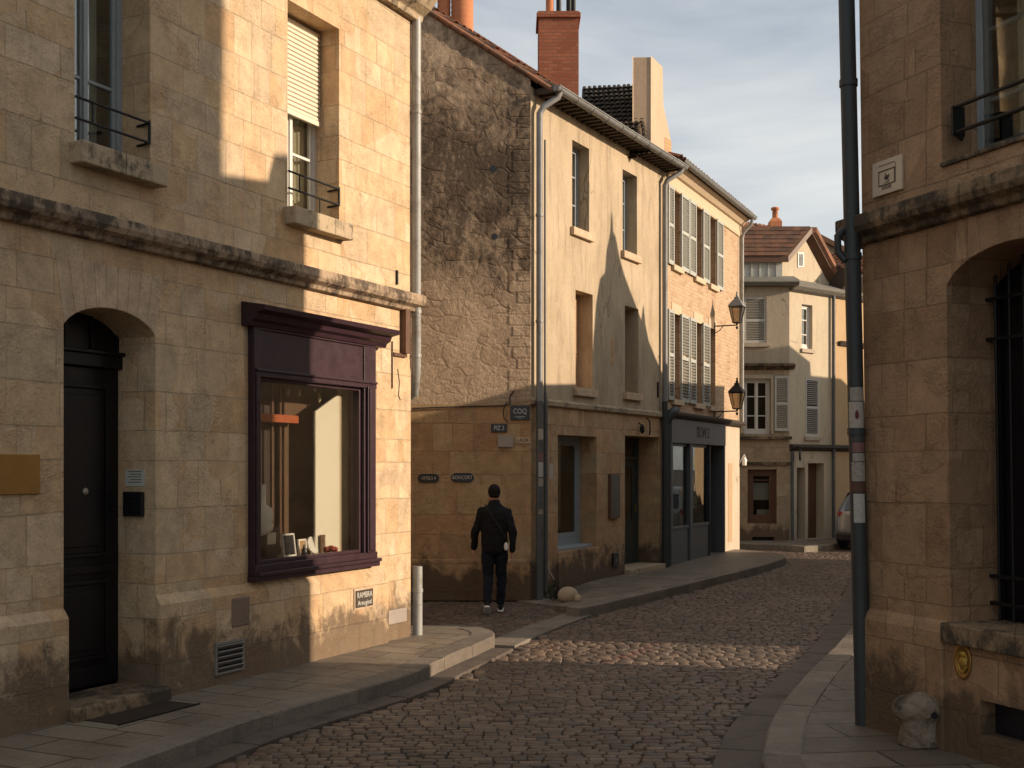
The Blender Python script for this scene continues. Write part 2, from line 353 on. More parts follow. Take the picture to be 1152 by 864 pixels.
M['darkink'] = simple('dark_lettering', (.05, .035, .025), .6, 0, .1, 20, 0)
M['paper'] = simple('pale_paper', (.50, .50, .46), .7, 0, .1, 20, 0)
M['brass'] = simple('tarnished_brass', (.35, .20, .06), .42, .75, .25, 5, .001)
M['gold'] = simple('dull_gold_relief', (.42, .28, .06), .5, .6, .3, 16, .002)
M['steel'] = simple('grey_metal_plate', (.34, .29, .25), .5, .3, .15, 9)
M['ventm'] = simple('pale_grey_grille_metal', (.22, .20, .18), .55, .2, .2, 12)
M['signW'] = simple('cream_enamel_sign', (.56, .46, .34), .6, 0, .08, 8)
M['limew'] = simple('rough_bollard_stone', (.22, .175, .13), .9, 0, .4, 7, .02, 22, .2, grime=(.05, .04, .03), ga=.45)
M['white'] = simple('white_plastic', (.75, .72, .66), .4, 0, .05)
M['cream'] = simple('cream_linen', (.86, .80, .68), .8, 0, .08)
M['boardP'] = simple('pale_display_board', (.72, .62, .47), .8, 0, .04, 3)
M['boardB'] = simple('brown_display_board', (.13, .07, .038), .7, 0, .12, 3)
M['boardD'] = simple('dark_interior_panel', (.035, .022, .016), .6, 0, .2, 5)
M['orange'] = simple('orange_shelf_paint', (.42, .10, .03), .5, 0, .1)
M['wood'] = simple('light_display_wood', (.45, .28, .14), .5, 0, .2, 5)
M['red'] = simple('rust_red_coral', (.30, .055, .025), .7, 0, .3, 30, .006)
M['crystal'] = simple('pale_crystal', (.70, .60, .36), .15, 0, .05, spec=.8)
M['dark_room'] = simple('dark_room_lining', (.03, .026, .022), .9, 0, .2)
M['cable'] = simple('black_cable', (.03, .025, .022), .7, 0, .1)
M['lead'] = simple('lead_flashing', (.17, .16, .135), .7, .1, .3, 6, .004)
M['leaf'] = simple('dark_green_leaf', (.035, .05, .02), .7, 0, .4, 8)
M['rock'] = simple('tan_boulder_stone', (.44, .33, .22), .9, 0, .25, 7, .01, 20, .2)
M['soffit'] = simple('dark_eaves_wood', (.05, .036, .026), .8, 0, .3, 8, .003)
M['eavesS'] = simple('pale_moulded_eaves', (.52, .40, .27), .85, 0, .15, 5, .004)
def curtain_mat(name, a, b, sc_=28):
    t = NT(name); v = t.wallvec(); w = t.n('ShaderNodeTexWave'); t.l(t.mapping(v, scale=(1, .02, 1)), w.inputs['Vector']); w.inputs['Scale'].default_value = sc_/6; w.inputs['Distortion'].default_value = 2.5
    return t.done(t.mix(w.outputs['Fac'], a, b), .9, t.bump(w.outputs['Fac'], .02))
M['curtain'] = curtain_mat('grey_net_curtain', (.42, .42, .37), (.58, .58, .52))
M['curtainC'] = curtain_mat('cream_curtain', (.52, .44, .32), (.62, .54, .40))
def glass(name, tint=(.8, .82, .8), base=.05, rough=.01):
    t = NT(name); nt = t.t; tr = t.n('ShaderNodeBsdfTransparent'); tr.inputs[0].default_value = (*tint, 1)
    gl = t.n('ShaderNodeBsdfGlossy'); gl.inputs['Roughness'].default_value = rough; gl.inputs[0].default_value = (1, 1, 1, 1)
    fr = t.n('ShaderNodeFresnel'); fr.inputs[0].default_value = 1.5
    nb = t.bump(t.noise(t.co, 1.3, 2), .004); t.l(nb, gl.inputs['Normal'])
    ms = t.n('ShaderNodeMixShader'); t.l(t.math('ADD', t.math('MULTIPLY', fr.outputs[0], .35), base*.3, True), ms.inputs[0]); t.l(tr.outputs[0], ms.inputs[1]); t.l(gl.outputs[0], ms.inputs[2])
    t.l(ms.outputs[0], t.out.inputs[0]); return t.m
M['glass'] = glass('window_glass'); M['glassS'] = glass('shop_glass', (.9, .9, .88), .01)
M['glassL'] = glass('lantern_glass', (.50, .45, .38), .06, .1)

# text as mesh
def text(body, size, mat, name, parent, m, depth=.002, font_sx=1.0, frame_parent=None):
    cu = bpy.data.curves.new(name, 'FONT'); cu.body = body; cu.size = size; cu.align_x = 'CENTER'; cu.align_y = 'CENTER'; cu.extrude = depth; cu.resolution_u = 3
    to = bpy.data.objects.new(name, cu); COL.objects.link(to); bpy.context.view_layer.update()
    me = bpy.data.meshes.new_from_object(to.evaluated_get(bpy.context.evaluated_depsgraph_get()))
    bpy.data.objects.remove(to); bpy.data.curves.remove(cu)
    me.materials.clear(); me.materials.append(mat); me.name = name
    o = bpy.data.objects.new(name, me); COL.objects.link(o); o.parent = parent
    o.matrix_local = m @ Matrix.Diagonal((font_sx, 1, 1, 1)); return o
# text facing -y (street side of a facade)
def face(x, y, z): return Matrix.Translation((x, y, z)) @ Matrix.Rotation(R(90), 4, 'X')

# ------------------------------------------------------------------ generic building parts
def sash(rt, x0, x1, z0, z1, y, mat, cols=2, bars=(), fw=.055, curtain=None, gl='glass', backing=True, leafgap=True, th=.05):
    b = MB(); 
    b.box(x0, x0+fw, y, y+th, z0, z1).box(x1-fw, x1, y, y+th, z0, z1)
    b.box(x0+fw, x1-fw, y, y+th, z0, z0+fw*1.3).box(x0+fw, x1-fw, y, y+th, z1-fw, z1)
    iw = (x1-x0-2*fw); cw = iw/cols
    for c in range(cols):
        a0 = x0+fw+c*cw; a1 = a0+cw; s = fw*.72; yy = y+.012
        b.box(a0+.003, a0+s, yy, yy+th*.8, z0+fw*1.3+.002, z1-fw-.002).box(a1-s, a1-.003, yy, yy+th*.8, z0+fw*1.3+.002, z1-fw-.002)
        b.box(a0+s, a1-s, yy+.001, yy+th*.75, z0+fw*1.3+.002, z0+fw*1.3+s*1.3).box(a0+s, a1-s, yy+.001, yy+th*.75, z1-fw-s, z1-fw-.002)
        for zb in bars: 
            zz = z0+(z1-z0)*zb; b.box(a0+s, a1-s, yy+.004, yy+th*.6, zz-.014, zz+.014)
    if cols > 1:
        for c in range(1, cols): b.box(x0+fw+c*cw-.022, x0+fw+c*cw+.022, y-.006, y+.014, z0+fw*1.3, z1-fw)
    w = b.build('window', mat, rt, bevel=.004)
    g = MB(); g.box(x0+fw, x1-fw, y+.030, y+.034, z0+fw, z1-fw); g.build('pane', M[gl], w)
    if curtain:
        c = MB(); n = 60
        for a, e in curtain[1]:
            xa, xb = x0+(x1-x0)*a, x0+(x1-x0)*e
            pts = [(xa+(xb-xa)*k/n, y+.12+.018*math.sin((xa+(xb-xa)*k/n)*62+math.sin(k*.37))) for k in range(n+1)]
            for k in range(n): c.add([(pts[k][0], pts[k][1], z0), (pts[k+1][0], pts[k+1][1], z0), (pts[k+1][0], pts[k+1][1], z1), (pts[k][0], pts[k][1], z1)], [(0, 1, 2, 3)], True)
        c.build('curtain', M[curtain[0]], w)
    if backing:
        MB().box(x0-.05, x1+.05, y+.45, y+.47, z0-.05, z1+.05).build('room_lining', M['dark_room'], w)
    return w
def louvre(rt, x0, x1, z0, z1, y, mat, th=.035, n=None, frame=None, rootframe=None, name='shutter'):
    b = MB(); f = .05
    b.box(x0, x0+f, y-th, y, z0, z1).box(x1-f, x1, y-th, y, z0, z1)
    zm = (z0+z1)/2
    for a, e in ((z0, z0+.08), (zm-.035, zm+.035), (z1-.06, z1)): b.box(x0+f, x1-f, y-th+.002, y-.002, a, e)
    n = n or int((z1-z0)/.05)
    for k in range(n):
        z = z0+.09+(z1-z0-.16)*(k+.5)/n
        if abs(z-zm) < .05: continue
        m = Matrix.Translation(((x0+x1)/2+random.uniform(-.001, .001), y-th/2, z)) @ Matrix.Rotation(R(-38), 4, 'X')
        b.obox(m, x1-x0-2*f+.004, th*1.05, .009)
    return b.build(name, mat, rt)
def shell(x0, x1, y1, z1, y0=0.0, front=False, z0=0.0):
    b = MB()
    b.quad((x0, y0, z0), (x0, y0, z1), (x0, y1, z1), (x0, y1, z0)).quad((x1, y0, z0), (x1, y1, z0), (x1, y1, z1), (x1, y0, z1))
    b.quad((x0, y1, z0), (x0, y1, z1), (x1, y1, z1), (x1, y1, z0))
    b.quad((x0, y0, z1), (x1, y0, z1), (x1, y1, z1), (x0, y1, z1))
    if front: b.quad((x0, y0, z0), (x1, y0, z0), (x1, y0, z1), (x0, y0, z1))
    return b
def canal(b, o, ux, dn, w, l, tw=.17, tl=.34, r=.075, seg=5, lift=.02):
    """rows of half-round tiles on a plane: o top-left, ux along the ridge, dn down the slope"""
    o, ux, dn = Vector(o), Vector(ux).normalized(), Vector(dn).normalized(); n = ux.cross(dn); 
    if n.z < 0: n = -n
    nc = max(1, int(w/tw)); nr = max(1, int(l/tl))
    for c in range(nc):
        for r_ in range(nr):
            j = random.uniform(-.008, .008); base = o+ux*((c+.5)*w/nc+j)+dn*(r_*l/nr+random.uniform(-.01, .01)); vs = []
            for e, (dd, rr, hh) in enumerate(((-.04, r*.85, .0), (l/nr, r, lift+.012))):
                for k in range(seg+1):
                    q = math.pi*k/seg; vs.append(base+dn*dd+ux*(-math.cos(q)*rr)+n*(math.sin(q)*rr*.75+hh))
            vs2 = [v+n*.012 for v in vs[seg+1:]]
            b.add(vs+vs2, [(k, k+1, seg+2+k, seg+1+k) for k in range(seg)]+[(seg+1+k, seg+2+k, 2*seg+3+k, 2*seg+2+k) for k in range(seg)], True)
    return b
def flat_tiles(b, o, ux, dn, w, l, tw=.17, tl=.16, skew=0.0):
    o, ux, dn = Vector(o), Vector(ux).normalized(), Vector(dn).normalized(); n = ux.cross(dn)
    if n.z < 0: n = -n
    nr = int(l/tl); nc = int(w/tw)
    for r_ in range(nr):
        for c in range(nc+1):
            off = (.5 if r_ % 2 else 0)
            a, e = (c-off)*w/nc, (c+1-off)*w/nc; a, e = max(a, 0), min(e, w)
            if e-a < .02: continue
            t0, t1 = r_*l/nr, (r_+1)*l/nr+.03; sk = skew*r_*l/nr; h = random.uniform(.022, .034)
            P = [o+ux*(a+.003+sk)+dn*t0+n*.004, o+ux*(e-.003+sk)+dn*t0+n*.004, o+ux*(e-.003+sk)+dn*t1+n*h, o+ux*(a+.003+sk)+dn*t1+n*h]
            b.add(P+[p-n*.015 for p in P], [(0, 1, 2, 3), (3, 2, 6, 7), (0, 3, 7, 4), (1, 5, 6, 2)])
    return b

# =================================================================== GROUND
FL = Fr(*gp(0, 828, .12), gp(462, 715, .12)[0]-gp(0, 828, .12)[0], gp(462, 715, .12)[1]-gp(0, 828, .12)[1])
FA = Fr(*gp(977, 815, .12), .363, -.932)
CM = gp(597, 672, .05)
FM = Fr(CM[0], CM[1], 2.95-CM[0], 4.90)
xM = FM.x(750)                      # length of the middle house
pM = FM.w(xM); FK = Fr(pM.x, pM.y, 2.02, 4.40)
xK = FK.x(832)
FG = Fr(CM[0], CM[1], 1, 0)         # gable wall (world parallel), x negative to the left
FF = Fr(*gp(888, 608, .12), 1, 0)   # far house, front face (x negative to the left)
FS = Fr(FF.ox, FF.oy, .765, .645)   # far house, right hand face
print('frames', FL.ox, FL.oy, FA.ox, FA.oy, CM, xM, xK, FF.ox, FF.oy)

def spline(pts, n=8):
    P = [Vector((p[0], p[1], 0)) for p in pts]; out = []
    P = [P[0]*2-P[1]]+P+[P[-1]*2-P[-2]]
    for i in range(1, len(P)-2):
        for k in range(n):
            t = k/n; a, b, c, d = P[i-1:i+3]
            out.append(.5*((2*b)+(c-a)*t+(2*a-5*b+4*c-d)*t*t+(3*b-a-3*c+d)*t**3))
    out.append(P[-2]); return [(p.x, p.y) for p in out]
lk = [gp(131, 864, .12), gp(290, 807, .12), gp(450, 762, .12), gp(500, 740, .12), gp(545, 721, .12), gp(556, 714, .12), gp(549, 708, .12), gp(520, 703, .12), gp(476, 704, .12)]
d0 = (lk[1][0]-lk[0][0], lk[1][1]-lk[0][1])
kL = spline([(lk[0][0]-d0[0]*4, lk[0][1]-d0[1]*4)]+lk)
kL += [(-1.35, 14.3), (-7.5, 17.1)]
rk = [gp(862, 864, .12), gp(861, 839, .12), gp(873, 802, .12), gp(910, 756, .12), gp(938, 729, .12)]
kR = spline([(1.62, 3.0), (1.56, 6.0)]+rk+[(4.2, 14.7), (5.35, 18.2), (8.3, 27.0), (9.4, 28.3)])
mk = [gp(652, 684, .12), gp(675, 680, .12), gp(700, 674, .12), gp(775, 656.5, .12), gp(850, 638, .12), gp(876, 630.5, .12), gp(884, 626, .12), gp(872, 622, .12), gp(840, 618.5, .12)]
kM = spline(mk)
def inpoly(x, y, P):
    c = False; j = len(P)-1
    for i in range(len(P)):
        if (P[i][1] > y) != (P[j][1] > y) and x < (P[j][0]-P[i][0])*(y-P[i][1])/(P[j][1]-P[i][1])+P[i][0]: c = not c
        j = i
    return c
endL = FL.w(FL.x(462)+.0)
polyL = kL[:-1]+[kL[-1]]+[(-9, 16.5), (-14, 8), (-11, -3)]
polyR = kR+[(20, 28.3), (20, -2), (1.7, -2)]
pKe = FK.w(xK)
polyM = kM+[(pKe.x-1.5, pKe.y+.6), (pKe.x-4, pKe.y-2), (FM.w(1).x-3, FM.w(1).y+2), (CM[0]-.35, CM[1]+.2), gp(612, 677, .05), gp(640, 682, .08)]
kF = [(2.5, gp(835, 612.5)[1]), gp(880, 613, .12), gp(905, 615, .12), gp(934, 613, .12), (9.6, 31.9), (14.6, 36.4)]
polyF = kF+[(16, 40), (2.5, 40)]

def slabs(name, bw, bh, a, b_, rot, joint, wear=(.10, .075, .055)):
    t = NT(name); v = t.warp(t.mapping(t.co, rot=(0, 0, rot)), 1.5, .03)
    c, f = t.brick(v, bw, bh, .009, .41, 2, 1.6, 3, smooth=.2)
    n = t.noise(t.co, 1.5, 6, .7); fine = t.noise(t.co, 35, 6, .7); med = t.noise(t.co, 7, 6, .7, .5)
    col = t.mix(c, a, b_); col = t.mix(t.ramp(n, [(.45, 0.), (.65, .6)]), col, wear)
    col = t.mix(1.0, col, t.ramp(fine, [(.2, .75), (.8, 1.2)]), 'MULTIPLY'); col = t.mix(f, col, joint)
    h = t.math('ADD', t.math('MULTIPLY', t.math('SUBTRACT', 1.0, f), .5), t.math('ADD', t.math('MULTIPLY', med, .5), t.math('MULTIPLY', c, .25)))
    h = t.math('ADD', h, t.math('MULTIPLY', fine, .15))
    return t.done(col, t.ramp(med, [(.2, .45), (.8, .8)]), t.bump(h, .014), spec=.35)
angL = math.atan2(FL.dy, FL.dx); angM = math.atan2(FM.dy, FM.dx); angA = math.atan2(.9, .42)
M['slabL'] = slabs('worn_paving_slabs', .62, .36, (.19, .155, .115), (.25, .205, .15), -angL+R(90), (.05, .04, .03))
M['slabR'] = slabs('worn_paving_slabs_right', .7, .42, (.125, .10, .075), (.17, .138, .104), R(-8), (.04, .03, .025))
M['slabM'] = slabs('worn_paving_slabs_middle', .6, .4, (.17, .14, .105), (.22, .18, .14), -angM+R(90), (.05, .04, .03))
def kerbmat():
    t = NT('kerb_granite'); g = t.n('ShaderNodeNewGeometry').outputs['Random Per Island']
    n = t.noise(t.co, 2.2, 6, .7); fine = t.noise(t.co, 60, 5, .7); sp = t.noise(t.co, 16, 6, .7)
    col = t.ramp(g, [(0, (.17, .14, .11)), (1, (.25, .21, .165))]); col = t.mix(t.ramp(n, [(.4, 0.), (.65, .55)]), col, (.09, .075, .06))
    col = t.mix(1.0, col, t.ramp(fine, [(.2, .65), (.8, 1.3)]), 'MULTIPLY')
    return t.done(col, .7, t.bump(t.math('ADD', sp, t.math('MULTIPLY', fine, .3)), .014), spec=.3)
M['kerb'] = kerbmat()
def setts():
    t = NT('cobble_setts'); at = t.n('ShaderNodeAttribute', attribute_name='tint'); n = t.noise(t.co, 45, 5, .7); big = t.noise(t.co, .7, 5, .6)
    col = t.mix(1.0, at.outputs['Color'], t.ramp(n, [(.2, .7), (.8, 1.25)]), 'MULTIPLY')
    col = t.mix(1.0, col, t.ramp(big, [(.3, .75), (.7, 1.2)]), 'MULTIPLY')
    return t.done(col, t.ramp(t.noise(t.co, 9, 4), [(.3, .42), (.7, .7)]), t.bump(n, .005), spec=.45)
M['sett'] = setts()
M['gut'] = simple('dirty_gutter_stone', (.105, .082, .064), .75, 0, .35, 5, .006, 30, .35, grime=(.05, .04, .033), ga=.5)
def basemat():
    t = NT('joint_sand_and_far_cobbles'); v = t.warp(t.co, 2, .03); c, f = t.brick(v, .18, .125, .012, smooth=.5)
    col = t.mix(c, (.055, .042, .034), (.07, .054, .043)); col = t.mix(f, col, (.035, .028, .022))
    h = t.math('SUBTRACT', 1.0, f); return t.done(col, .9, t.bump(h, .012), spec=.2)
M['base'] = basemat()

b = MB(); b.quad((-500, -500, -.035), (500, -500, -.035), (500, 900, -.035), (-500, 900, -.035)); tag(b.build('ground', M['base']), kind='structure')
def pavement(name, poly, mat, z=.118, low=()):
    P = poly; b = MB(); n = len(P); zz = [(.006 if i in low else z) for i in range(n)]
    b.add([(x, y, zz[i]) for i, (x, y) in enumerate(P)], [tuple(range(n))])
    b.add([(x, y, zz[i]) for i, (x, y) in enumerate(P)]+[(x, y, -.05) for x, y in P], [(i, (i+1) % n, n+(i+1) % n, n+i) for i in range(n)])
    return tag(b.build(name, mat), kind='structure')
def offset(path, d):
    out = []
    for i, p in enumerate(path):
        a = path[max(0, i-1)]; c = path[min(len(path)-1, i+1)]; tx, ty = c[0]-a[0], c[1]-a[1]; l = math.hypot(tx, ty) or 1
        out.append((p[0]-ty/l*d, p[1]+tx/l*d))
    return out
def strip(name, path, d0_, d1_, z0, z1, mat, bl=.9, rnd=.014, jit=.004, slope=0.0):
    """blocks laid end to end along a path between two offsets"""
    L = [0]
    for i in range(1, len(path)): L.append(L[-1]+math.dist(path[i], path[i-1]))
    def at(off, s):
        s = min(max(s, 0), L[-1]-1e-6); i = max(k for k in range(len(L)-1) if L[k] <= s); t = (s-L[i])/(L[i+1]-L[i])
        return (off[i][0]*(1-t)+off[i+1][0]*t, off[i][1]*(1-t)+off[i+1][1]*t)
    A, B = offset(path, d0_), offset(path, d1_); A2, B2 = offset(path, d0_+(rnd if d1_ > d0_ else -rnd)), offset(path, d1_-(rnd if d1_ > d0_ else -rnd))
    b = MB(); s = 0
    while s < L[-1]-.1:
        e = min(s+bl*random.uniform(.75, 1.25), L[-1]); g = .005; k = max(1, int((e-s)/.15)); h = random.uniform(-jit, jit)
        rings = []
        for q in range(k+1):
            ss = s+g+(e-s-2*g)*q/k; endd = rnd*.6 if q in (0, k) else 0
            a, a2, b2, bb = at(A, ss), at(A2, ss), at(B2, ss), at(B, ss); zt = z1+h-endd
            rings.append([(a[0], a[1], z0), (a[0], a[1], zt-rnd), (a2[0], a2[1], zt), (b2[0], b2[1], zt+slope), (bb[0], bb[1], zt+slope-rnd*.3), (bb[0], bb[1], z0)])
        b.loft(rings, False); s = e
    return tag(b.build(name, mat), kind='structure')
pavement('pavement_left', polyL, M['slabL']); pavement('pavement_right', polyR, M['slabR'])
pavement('pavement_middle', polyM, M['slabM'], .118, (len(polyM)-1, len(polyM)-2, len(polyM)-3)); pavement('pavement_far', polyF, M['slabM'])
strip('kerb_left', kL, -.004, .27, -.05, .128, M['kerb'])
strip('kerb_right', kR, .004, -.25, -.05, .128, M['kerb'], .8)
strip('kerb_middle', kM, -.004, .22, -.05, .126, M['kerb'])
strip('kerb_far', kF, -.004, .2, -.05, .126, M['kerb'])
ix = min(range(len(kL)), key=lambda i: abs(kL[i][1]-13.4))
gutL = kL[:ix+1]
strip('gutter_left', gutL, -.24, -.008, -.05, .006, M['gut'], .7, .006, .002)
strip('gutter_right', kR, .008, .34, -.05, .006, M['gut'], .7, .006, .002)
band = spline([gp(560, 726), gp(600, 709), gp(650, 691)])
strip('crossing_strip', band, -.2, .2, -.05, .006, M['kerb'], .8, .006, .002)

# cobbles
def build_setts():
    exL = offset(kL, -.235); PL = exL+[(-9, 16.5), (-14, 8), (-11, -3)]
    exR = offset(kR, .335); PR = exR+[(20, 28.3), (20, -2), (1.7, -2)]
    bd = offset(band, -.2)+offset(band, .2)[::-1]
    # left pavement beyond ix has no gutter
    PL2 = exL[:ix+1]+kL[ix+1:]+[(-9, 16.5), (-14, 8), (-11, -3)]
    vs = []; fs = []; tint = []
    r0, r1 = gp(690, 743), gp(738, 722)
    Y = 3.6; row = 0
    while Y < 31.5:
        rh = random.uniform(.080, .104); x = -4.6 if Y > 13 else -2.9 - 0*Y; xe = 11.5
        if Y < 9: x, xe = -4.6, 2.4
        x += random.uniform(0, .15)
        while x < xe:
            w = random.uniform(.09, .18); xc = x+w/2; yc = Y+rh/2+.05*math.sin(xc*.55+.4)+.018*math.sin(xc*2.3+Y)
            x += w
            if xc/yc > .42 or xc/yc < -.5: continue
            if inpoly(xc, yc, PL2) or inpoly(xc, yc, PR) or inpoly(xc, yc, polyM) or inpoly(xc, yc, bd) or inpoly(xc, yc, polyF): continue
            hw, hh = w/2-.0035, rh/2-.0035; a = random.uniform(-.05, .05)+.05*.55*math.cos(xc*.55+.4); ca, sa = math.cos(a), math.sin(a)
            z = random.uniform(-.013, -.006)-.005*(1+math.sin(xc*1.7+yc*.9)*math.sin(yc*1.3-xc*.6))-(.008 if random.random() < .04 else 0); tx, ty = random.uniform(-.03, .03), random.uniform(-.04, .04); b0 = len(vs)
            J = [random.uniform(-.006, .006) for _ in range(8)]
            for ins, dz in ((0, -.03), (.003, -.007), (.013, -.001)):
                for k, (sx, sy) in enumerate(((-1, -1), (1, -1), (1, 1), (-1, 1))):
                    px, py = sx*(hw-ins)+J[k], sy*(hh-ins)+J[k+4]
                    vs.append((xc+px*ca-py*sa, yc+px*sa+py*ca, z+dz+px*tx+py*ty))
            vs.append((xc, yc, z+.001))
            for r_ in (0, 4):
                for k in range(4): fs.append((b0+r_+k, b0+r_+(k+1) % 4, b0+r_+4+(k+1) % 4, b0+r_+4+k))
            for k in range(4): fs.append((b0+8+k, b0+8+(k+1) % 4, b0+12))
            q = random.random(); l = random.uniform(.75, 1.25)
            c = [(.120, .084, .058), (.092, .068, .050), (.145, .100, .066), (.108, .068, .046)][int(q*4)]
            c = [k*l for k in c]
            # faded red paint stroke
            px, py = xc-r0[0], yc-r0[1]; dx, dy = r1[0]-r0[0], r1[1]-r0[1]; tt = (px*dx+py*dy)/(dx*dx+dy*dy)
            if -.05 < tt < 1.05 and abs(px*dy-py*dx)/math.hypot(dx, dy) < .06: c = [.135*l, .070*l, .050*l]
            tint += [c]*13
        Y += rh; row += 1
    me = bpy.data.meshes.new('road'); me.from_pydata(vs, [], fs); me.polygons.foreach_set('use_smooth', [True]*len(fs))
    at = me.color_attributes.new('tint', 'FLOAT_COLOR', 'POINT'); at.data.foreach_set('color', [q for c in tint for q in (*c, 1)])
    me.materials.append(M['sett']); o = bpy.data.objects.new('road', me); COL.objects.link(o); tag(o, kind='structure'); print('setts', len(vs)//13)
build_setts()

# =================================================================== LEFT HOUSE
X, Z = FL.x, FL.z
rL = root('stone_house', FL, 'pale limestone corner house with plum shopfront and black arched door, nearest on the left', 'building')
xe = X(462); xs0 = -9.5
w1 = (X(84), X(169), Z(84, 160), Z(84, 160)+2.35); w2 = (X(323.5), X(381.5), Z(323.5, 233), Z(323.5, -1))
dr = (X(71.5), X(175), .0, Z(100, 343), .17)
sh = (X(291), X(417), Z(291, 650), Z(291, 364), 0, .06)
PZ = .93
b = MB(); b.wall(xs0, xe, 0, 7.05, [w1+(0, .36), w2+(0, .34), dr+(.42,), sh]); b.build('wall', M['stoneL'], rL)
sb = shell(xs0, xe, 8, 7.05); sb.build('rear_walls', M['stoneL'], rL)
b = MB(); b.voussoirs(dr[0], dr[1], dr[3]-.17, .17, .33, 9, -.004, .05); b.build('door_arch', M['dressed'], rL, bevel=.002)
# plinth (projects 6 cm, chamfered)
b = MB(); pr = [(.0, 0), (-.06, 0), (-.06, PZ-.05), (-.035, PZ-.01), (0.0, PZ+.03)]
b.prism(pr, xs0, dr[0]-.0, 'x'); b.prism(pr, dr[1]+.0, X(432), 'x')
b.build('plinth', M['stoneL'], rL, bevel=.01)
# string course
zc = Z(0, 216); b = MB(); b.prism([(0, zc-.20), (-.06, zc-.19), (-.07, zc-.15), (-.13, zc-.12), (-.15, zc-.08), (-.15, zc-.01), (-.12, zc), (0, zc+.03)], xs0, xe+.10, 'x')
b.build('string_course', M['string'], rL, bevel=.008)
# eaves cornice
b = MB(); b.prism([(0, 7.0), (-.08, 7.0), (-.10, 7.06), (-.2, 7.12), (-.3, 7.24), (-.34, 7.26), (-.34, 7.36), (3.5, 9.2), (7.5, 7.2), (7.5, 7.0)], xs0, xe+.12, 'x')
b.build('eaves_cornice', M['sill'], rL, bevel=.01)
# upper windows
for i, w in enumerate((w1, w2)):
    x0, x1, z0, z1 = w
    s = MB(); s.box(x0-.05, x1+.07, -.13, .02, z0-.17, z0-.002).box(x0+.003, x1-.003, .02, .36, z0-.04, z0+.004); s.build('sill', M['sill'], rL, bevel=.012)
    if i == 0: sash(rL, x0, x1, z0, z1, .30, M['frameG'], 2, (.27, .60), curtain=('curtain', [(0, .48), (.52, .80)]))
    else:
        wn = sash(rL, x0, x1, z0, z1, .28, M['frameW'], 2, (.33,), .05, curtain=('curtainC', [(0, 1)]))
        r_ = MB(); zt = z1-.03; zb = z0+(z1-z0)*.53; k = 0; zz = zt
        while zz > zb: r_.prism([(.225, zz), (.215, zz-.012), (.215, zz-.034), (.228, zz-.042)], x0+.03, x1-.03, 'x'); zz -= .045
        r_.box(x0+.025, x1-.025, .205, .24, zb-.05, zb-.002)
        r_.build('roller_shutter', M['rollerW'], wn)
    b = MB(); h1, h2 = z0+.34, z0+.18; xo = .02
    for h, q in ((h1, .0), (h2, .0)):
        b.tube([(x0-.01, -.02, h), (x1-.03, -.02, h)], .011, 8)
        b.tube([(x1-.03, -.02, h), (x1+.002, .14, h)], .011, 8)
    b.tube([(x1-.03, -.02, h2-.01), (x1-.03, -.02, h1+.02)], .012, 8); b.tube([(x0+.16, -.02, h2-.01), (x0+.16, -.02, h1)], .008, 8)
    if i == 1: b.tube([(x0+.5, -.02, z0), (x0+.5, -.02, h2)], .008, 8)
    b.build('balcony_rail', M['iron'], rL)
# door
def panel(b, x0, x1, z0, z1, y, raised=True):
    b.box(x0, x1, y-.03, y, z0, z0+.03).box(x0, x1, y-.03, y, z1-.03, z1).box(x0, x0+.03, y-.0295, y, z0+.03, z1-.03).box(x1-.03, x1, y-.0295, y, z0+.03, z1-.03)
    b.box(x0+.03, x1-.03, y-.014, y, z0+.03, z1-.03)
    if raised: b.box(x0+.075, x1-.075, y-.028, y-.014, z0+.085, z1-.085)
dx0, dx1 = dr[0], dr[1]; yd = .40; dz0 = .23; zt = Z(137, 409, yd)
b = MB(); b.box(dx0, dx1, yd, yd+.06, dz0, zt-.06); panel(b, dx0+.14, dx1-.14, dz0+.22, dz0+.86, yd); panel(b, dx0+.14, dx1-.14, dz0+1.05, zt-.2, yd)
b.box(dx0+.05, dx1-.05, yd-.02, yd, dz0+.02, dz0+.16); b.box(dx0+.06, dx1-.06, yd-.035, yd, dz0+.92, dz0+.98)
door = b.build('door', M['door'], rL, bevel=.006)
b = MB(); b.box(dx0, dx1, yd-.05, yd+.05, zt-.055, zt+.05).box(dx0, dx1, yd-.08, yd+.045, zt+.05, zt+.08)
b.box(dx0, dx1, yd+.01, yd+.06, zt+.081, dr[3]); 
for k in range(4): b.box(dx0+.1+k*.28, dx0+.13+k*.28, yd-.01, yd+.01, zt+.081, dr[3])
b.build('transom', M['door'], rL, bevel=.006)
b = MB(); hx = dx0+.09; b.tube([(hx, yd-.06, dz0+.93), (hx, yd-.075, dz0+1.03), (hx, yd-.06, dz0+1.16)], .012, 8).box(hx-.02, hx+.02, yd-.012, yd, dz0+.82, dz0+1.2); b.build('handle', M['iron'], door)
kx = X(93, yd); kz = Z(93, 553, yd); b = MB(); b.lathe([(.018, 0), (.03, .01), (.03, .02), (.012, .03)], (0, 0, 0), 14); o = b.build('knob', M['steel'], door); o.matrix_local = Matrix.Translation((kx, yd-.015, kz)) @ Matrix.Rotation(R(90), 4, 'X')
b = MB(); b.box(dx0-.02, dx1+.02, -.16, .38, .06, .225); b.build('doorstep', M['stringA'], rL, bevel=.018)
